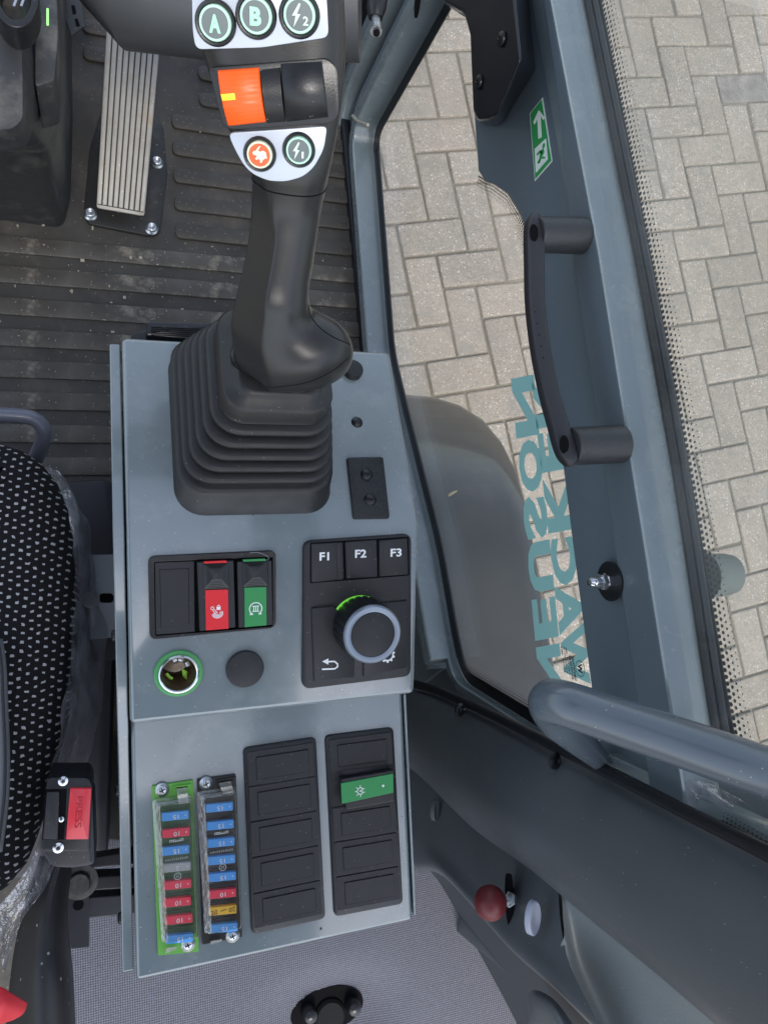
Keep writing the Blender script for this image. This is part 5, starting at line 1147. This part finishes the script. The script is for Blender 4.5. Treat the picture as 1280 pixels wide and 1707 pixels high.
# ============================================================ woven liner behind the console
def weave():
    m = bpy.data.materials.new('woven_liner'); m.use_nodes = True; nt = m.node_tree; N = nt.nodes; L = nt.links; b = N['Principled BSDF']; b.inputs['Roughness'].default_value = .9
    tc = N.new('ShaderNodeTexCoord'); mp = N.new('ShaderNodeMapping'); mp.inputs['Rotation'].default_value = (0, 0, R(45)); L.new(tc.outputs['Object'], mp.inputs[0])
    ck = N.new('ShaderNodeTexChecker'); ck.inputs['Scale'].default_value = 600; ck.inputs[1].default_value = (.165, .17, .205, 1); ck.inputs[2].default_value = (.065, .068, .083, 1); 
    # flatten the pattern's height so that it does not swim over the relief
    sx = N.new('ShaderNodeSeparateXYZ'); cb_ = N.new('ShaderNodeCombineXYZ'); L.new(mp.outputs[0], sx.inputs[0]); L.new(sx.outputs[0], cb_.inputs[0]); L.new(sx.outputs[1], cb_.inputs[1]); cb_.inputs[2].default_value = .0011; L.new(cb_.outputs[0], ck.inputs[0])
    nz = N.new('ShaderNodeTexNoise'); nz.inputs['Scale'].default_value = 500; L.new(tc.outputs['Object'], nz.inputs['Vector']); hs = N.new('ShaderNodeHueSaturation'); mr = N.new('ShaderNodeMapRange'); mr.inputs[3].default_value = .6; mr.inputs[4].default_value = 1.4; L.new(nz.outputs['Fac'], mr.inputs[0]); L.new(mr.outputs[0], hs.inputs['Value']); L.new(ck.outputs[0], hs.inputs['Color']); L.new(hs.outputs[0], b.inputs['Base Color'])
    bp = N.new('ShaderNodeBump'); bp.inputs['Strength'].default_value = .5; bp.inputs['Distance'].default_value = .001; L.new(ck.outputs[1], bp.inputs['Height']); L.new(bp.outputs[0], b.inputs['Normal'])
    return m
ln = emp('woven_liner', PZ(500, 1640, .1), 'grey woven fabric liner covering the shelf behind the console', 'liner')
cpt = PZ(550, 1690, .12); rows = []
mb = MB(); NX, NY = 46, 26
tl, tr, brr, bll = PZ(60, 1400, .12), PZ(700, 1400, .12), PZ(910, 1800, .12), PZ(90, 1800, .12)
def sq(c, s_): return c.lerp(s_, 0)
for j in range(NY + 1):
    row = []
    for i in range(NX + 1):
        a, b = i / NX, j / NY; p = tl.lerp(tr, a).lerp(bll.lerp(brr, a), b)
        d = Vector(((p.x - cpt.x) / .043, (p.y - cpt.y) / .024)).length
        z = -.012 * math.exp(-((d - .9) * 1.1) ** 2 if d > .9 else 0) 
        z += .006 * math.sin(p.x * 14) * math.exp(-b * 2) + .002 * noise.noise(p * 9)
        if p.x > .24: z += .02 * (p.x - .24)
        row.append(p + Vector((0, 0, z)))
    rows.append(row)
obj('fabric', mb.grid(rows), weave(), ln, keep=False)
mb = MB(); mb.prism([Vector((cpt.x + x_, cpt.y + y2)) for x_, y2 in circ((0, 0), .0425, 40, ry=.0235)], .085, .1096); obj('recess', mb, DEEP, ln)
for x_, y_, r_ in ((513, 1684, .0085), (585, 1672, .0085)):
    obj('lever_knob', MB().lathe([(r_, 0), (r_, .012), (r_ * .8, .017), (r_ * .3, .019), (.0001, .0192)], 20), BLACK, ln, fr=Fr(PZ(x_, y_, .108), (1, 0, 0), (0, 1, 0)))
obj('round_pad', MB().lathe([(.018, 0), (.0178, .006), (.015, .009), (.0001, .009)], 30), mat('pad_rubber', (.008, .008, .009), .75, spec=.2), ln, fr=Fr(PZ(548, 1690, .106), (1, 0, 0), (0, 1, 0)))
# ============================================================ moulded trim at the lower right
TRIM = mat('trim_plastic', (.085, .094, .102), .40, bump=.5, bscale=650, var=.04, vscale=12, dust=.01, dscale=600, dcol=(.3, .33, .35), rvar=.05, spec=.5)
def xrow(*q): return [PX(x, y_, xx) for x, y_, xx in q]
tr_ = emp('side_trim', PX(950, 1400, .34), 'large dark grey moulded trim panel at the lower right, with a rounded roll along its top', 'trim panel')
roll = [xrow((640, 1138, 0.325), (715, 1156, 0.338), (790, 1188, 0.345), (900, 1243, 0.350), (1020, 1302, 0.354), (1150, 1368, 0.356), (1310, 1450, 0.361)),
        xrow((640, 1146, 0.318), (712, 1168, 0.330), (785, 1204, 0.336), (894, 1262, 0.340), (1012, 1324, 0.344), (1140, 1394, 0.346), (1306, 1482, 0.350)),
        xrow((640, 1170, 0.308), (706, 1200, 0.318), (775, 1242, 0.322), (880, 1306, 0.326), (995, 1376, 0.328), (1120, 1456, 0.330), (1300, 1560, 0.333)),
        xrow((640, 1215, 0.304), (700, 1245, 0.312), (765, 1300, 0.314), (870, 1370, 0.317), (985, 1450, 0.319), (1110, 1540, 0.321), (1290, 1650, 0.324)),
        xrow((645, 1250, 0.306), (697, 1275, 0.316), (772, 1345, 0.318), (875, 1425, 0.320), (985, 1510, 0.322), (1100, 1600, 0.324), (1260, 1730, 0.328)),
        xrow((648, 1262, 0.312), (695, 1290, 0.324), (785, 1378, 0.326), (885, 1451, 0.328), (985, 1535, 0.330), (1095, 1625, 0.332), (1240, 1750, 0.336))]
for r_ in roll: r_.append(r_[-1] + (r_[-1] - r_[-2]) * 1.3)
g = patch(roll, 6, 6); obj('upper_roll', MB().grid(g), TRIM, tr_, sharp=80)
mid = [xrow((650, 1258, .324), (697, 1288, .334), (785, 1374, .336), (885, 1448, .340), (930, 1485, .343)),
       xrow((660, 1330, .320), (712, 1350, .328), (800, 1430, .330), (880, 1500, .332), (935, 1545, .336)),
       xrow((680, 1400, .316), (722, 1410, .320), (825, 1505, .322), (895, 1570, .324), (950, 1610, .329)),
       xrow((690, 1440, .312), (735, 1450, .313), (840, 1565, .315), (915, 1632, .317), (1000, 1712, .322)),
       xrow((695, 1455, .318), (740, 1462, .319), (848, 1580, .322), (925, 1650, .324), (1010, 1735, .329))]
g = patch([xrow((600, 1078, .395), (900, 1242, .40), (1400, 1500, .42)), xrow((660, 1400, .385), (900, 1500, .39), (1400, 1650, .41)), xrow((700, 1500, .37), (950, 1700, .38), (1400, 1900, .40))], 3, 3); obj('backing_panel', MB().grid(g), TRIM, tr_, solid=.002)
obj('middle_panel', MB().grid(patch(mid, 6, 6)), TRIM, tr_, sharp=80)
pocket = [xrow((930, 1484, .342), (985, 1530, .348), (1095, 1622, .356), (1200, 1712, .365), (1260, 1760, .37)),
          xrow((936, 1498, .340), (975, 1555, .352), (1060, 1640, .362), (1150, 1730, .372), (1200, 1790, .375)),
          xrow((938, 1530, .336), (965, 1600, .350), (1010, 1680, .362), (1060, 1760, .370), (1100, 1820, .375)),
          xrow((940, 1560, .333), (960, 1630, .340), (985, 1690, .346), (1010, 1750, .350), (1040, 1820, .355)),
          xrow((934, 1575, .331), (950, 1635, .331), (972, 1690, .330), (1000, 1750, .330), (1030, 1820, .332))]
obj('pocket', MB().grid(patch(pocket, 7, 7)), mat('pocket_glare_trim', (.17, .195, .205), .42, bump=.7, bscale=500, dust=.015, dscale=600, dcol=(.4, .4, .38)), tr_, sharp=80)  # trim colour lightened here to imitate the pale glare in the pocket
low = [xrow((690, 1440, .322), (738, 1456, .326), (845, 1572, .329), (920, 1640, .331), (1010, 1730, .336)),
       [PZ(700, 1440, .10), PZ(735, 1476, .115), PZ(800, 1592, .118), PZ(862, 1710, .12), PZ(900, 1800, .12)],
       [PZ(700, 1440, .06), PZ(728, 1476, .08), PZ(790, 1592, .09), PZ(850, 1710, .10), PZ(890, 1800, .10)]]
obj('lower_panel', MB().grid(patch(low, 6, 6)), mat('trim_dark', (.03, .036, .043), .55, bump=.4, bscale=600), tr_, sharp=80)
b_ = [xrow((878, 1660, .318), (892, 1650, .316), (925, 1668, .317), (960, 1715, .32)), xrow((880, 1700, .312), (893, 1672, .306), (922, 1690, .308), (950, 1740, .312)), xrow((882, 1740, .318), (895, 1750, .318), (915, 1750, .319), (940, 1780, .322))]
obj('moulded_bump', MB().grid(patch(b_, 5, 5)), TRIM, tr_, sharp=80)
sl_ = tag(obj('rubber_strip', MB().tube(cr(xrow((655, 1132, .332), (722, 1149, .338), (800, 1182, .344), (905, 1234, .346), (1025, 1293, .346), (1155, 1360, .346), (1330, 1448, .348)), 6), .0050, 12), SEAL), 'long black rubber strip between the dark trim roll and the window frame', 'seal strip')
# post behind the hand rail
pp = xrow((960, 1262, .375), (1060, 1225, .375), (1330, 1350, .40), (1330, 1445, .40))
c_ = xrow((735, 1095, .375), (752, 1135, .375), (778, 1152, .375), (760, 1195, .375), (640, 1160, .375), (680, 1040, .375)); obj('corner_plate', MB().loft([c_, [p + Vector((.003, 0, 0)) for p in c_]]), PAINTD, tr_)
po = emp('rear_post', pp[0], 'blue-grey painted rear door post behind the thick hand rail', 'post')
nn = Vector((.012, 0, 0)); obj('post', MB().loft([pp, [p + nn for p in pp]]), PAINTD, po, bevel=.002)
pp = xrow((985, 1268, .354), (1012, 1258, .354), (1330, 1402, .378), (1330, 1440, .378)); obj('post_flange', MB().loft([pp, [p + nn for p in pp]]), PAINT, po, bevel=.002)
g = crumple([xrow((1128, 1318, .366), (1150, 1300, .36), (1180, 1305, .366)), xrow((1170, 1335, .368), (1190, 1318, .362), (1215, 1325, .368)), xrow((1215, 1350, .372), (1235, 1335, .368), (1256, 1345, .372))], 6, 6, .004)
tag(obj('plastic_film', MB().grid(g), FILM, sharp=30, keep=True), 'small crumpled shiny film scrap under the thick hand rail', 'plastic film')
# fasteners
for (x, y_, xx), l in (((765, 1183, .330), 'small black push fastener on the trim roll near the console corner'), ((922, 1268, .338), 'black push fastener on the trim roll below the hand rail foot')):
    p = PX(x, y_, xx); f = Fr(p, (.1, 1, .1), (-.7, 0, .3)); f = f if f.w.z > 0 else Fr(p, (-.1, -1, -.1), (-.7, 0, .3))
    tag(obj('push_fastener', MB().lathe([(.0068, 0), (.0068, .0022), (.0055, .0036), (.003, .004), (.0026, .0028), (.0001, .0028)], 24), BLACK, None, fr=f), l, 'fastener')
# lever with the burgundy ball
kb_ = emp('ball_lever', PX(820, 1505, .31), 'small lever with a burgundy ball knob sticking out of a slot in the trim', 'lever')
def face_fr(x, y_, xx): return Fr(PX(x, y_, xx), (.30, -.9, .25), (.35, .35, .85))
fs = face_fr(851, 1500, .3235); s0 = 1 if (fs.w.dot(CAM - fs.o) > 0) else -1
if s0 < 0: fs = Fr(fs.o, -fs.u, fs.v)
dS = (CM.transposed() @ (fs.o - CAM)).z
nst = D(846, 1499, dS - .002); bc = D(817, 1505, dS - .028)
obj('slot', MB().loft([[D(x, y_, dS - .003) for x, y_ in [(846 + 5 * (1 if math.cos(a) > 0 else 0) + 4.5 * math.cos(a) + (math.sin(a)) * 2, 1500 + 44 * math.sin(a)) for a in [2 * math.pi * i / 24 for i in range(24)]]], [D(x, y_, dS + .01) for x, y_ in [(851 + 4.5 * math.cos(2 * math.pi * i / 24), 1500 + 44 * math.sin(2 * math.pi * i / 24)) for i in range(24)]]]), DEEP, kb_)
obj('stem', MB().tube([D(856, 1499, dS + .004), D(830, 1502, dS - .018)], .003, 12), ZINC, kb_)
ax = (D(830, 1502, dS - .018) - D(856, 1499, dS + .004)).normalized(); nf = Fr(D(850, 1499, dS - .003), ax.orthogonal(), ax.cross(ax.orthogonal()))
obj('hex_nut', MB().prism(hexa(.0068), -.001, .0035, .0004), ZINC, kb_, fr=nf, smooth=False)
mb = MB(); bmesh.ops.create_uvsphere(mb.b, u_segments=40, v_segments=28, radius=27.5 / 1233 * (dS - .028)); bmesh.ops.translate(mb.b, verts=mb.b.verts[:], vec=bc)
obj('ball_knob', mb, mat('burgundy_plastic', (.135, .018, .022), .42, spec=.45, bump=.25, bscale=500, rvar=.06, vscale=60), kb_)
# white caps
for (x, y_, rx, ry_, xx), l, m_ in (((890, 1531, 10.5, 27, .318), 'oval white plastic cap on the trim beside the burgundy knob', mat('white_cap', (.36, .39, .48), .4)), ((726, 1351, 4.5, 17, .326), 'small dark grey cap on the trim panel close to the console', TRIM)):
    d_ = (CM.transposed() @ (PX(x, y_, xx) - CAM)).z; k = d_ / 1233
    f = Fr(D(x, y_, d_ - .003), CM @ Vector((1, .25, .9)), CM @ Vector((-.1, -1, 0))); f = f if f.w.dot(CAM - f.o) > 0 else Fr(f.o, -f.u, f.v)
    tag(obj('trim_cap', MB().lathe([(ry_ * k, -.004), (ry_ * k, .0006), (ry_ * k * .92, .0016), (ry_ * k * .45, .0012), (ry_ * k * .3, .0004), (.0001, .0006)], 32, sx=rx / ry_ * 1.5), m_, None, fr=f), l, 'cap')
# ============================================================ thick hand rail
hr = cr([D(1620, 1420, .355), D(1400, 1330, .405), D(1280, 1289, .432), D(1120, 1233, .462), D(985, 1187, .488), D(938, 1172, .497), D(918, 1170, .507), D(922, 1186, .524), D(946, 1215, .543), D(982, 1250, .565), D(1012, 1280, .585)], 7)
tag(obj('hand_rail', MB().tube(hr, [.0152 if i < 53 else .0152 - .0005 * (i - 53) for i in range(len(hr))], 36), mat('rail_paint', (.10, .125, .15), .26, coat=.3, var=.04, bump=.05, bscale=300, dust=.01, dscale=700)), 'thick blue-grey tubular hand rail crossing the lower right corner', 'hand rail')
# ============================================================ dark cab underside so that nothing is open below
hull = tag(obj('cab_floor', MB().prism([(-.6, -1.0), (.40, -1.0), (.40, -.09), (.36, -.08), (.36, 1.2), (-.6, 1.2)], -.06, -.022), SB), kind='structure')

# unseen roof added to keep direct sky off the controls; hatch cut for highlights
rf_ = tag(obj('sky_block_roof', MB().ringwall(rounded([(-.9, -1.30), (.41, -1.30), (.41, .70), (-.9, .70)], .12), rounded([(-.42, -.46), (.27, -.46), (.27, .42), (-.42, .42)], .05), 1.55, 1.60), mat('sky_block_grey', (.10, .105, .11), .9)), kind='structure')

# tiny dark and pale specks on the console's paint
rd = random.Random(21)
for nm, m_, n_, lab in (('paint_specks', DEEP, 60, 'tiny dark dirt specks scattered over the console paint'), ('dust_specks', mat('pale_dust', (.55, .55, .5), .9), 90, 'tiny pale dust specks scattered over the console paint')):
    mb = MB()
    for i in range(n_):
        f = rd.choice((FT, FM, FL)); px, py = rd.uniform(215, 690), rd.uniform(*((590, 860) if f is FT else (900, 1150) if f is FM else (1225, 1560)))
        a = f.uv(px, py, .00015)
        if a.x < X0 + .004 or a.x > .200: continue
        s = rd.uniform(.00012, .00042); flat(mb, [a + Vector((s * math.cos(k), s * math.sin(k) * rd.uniform(.6, 1.6))) for k in (0, 1.3, 2.5, 3.8, 5)], .00015, f)
    tag(obj(nm, mb, m_, smooth=False, keep=True), lab, 'dirt', kind='stuff')
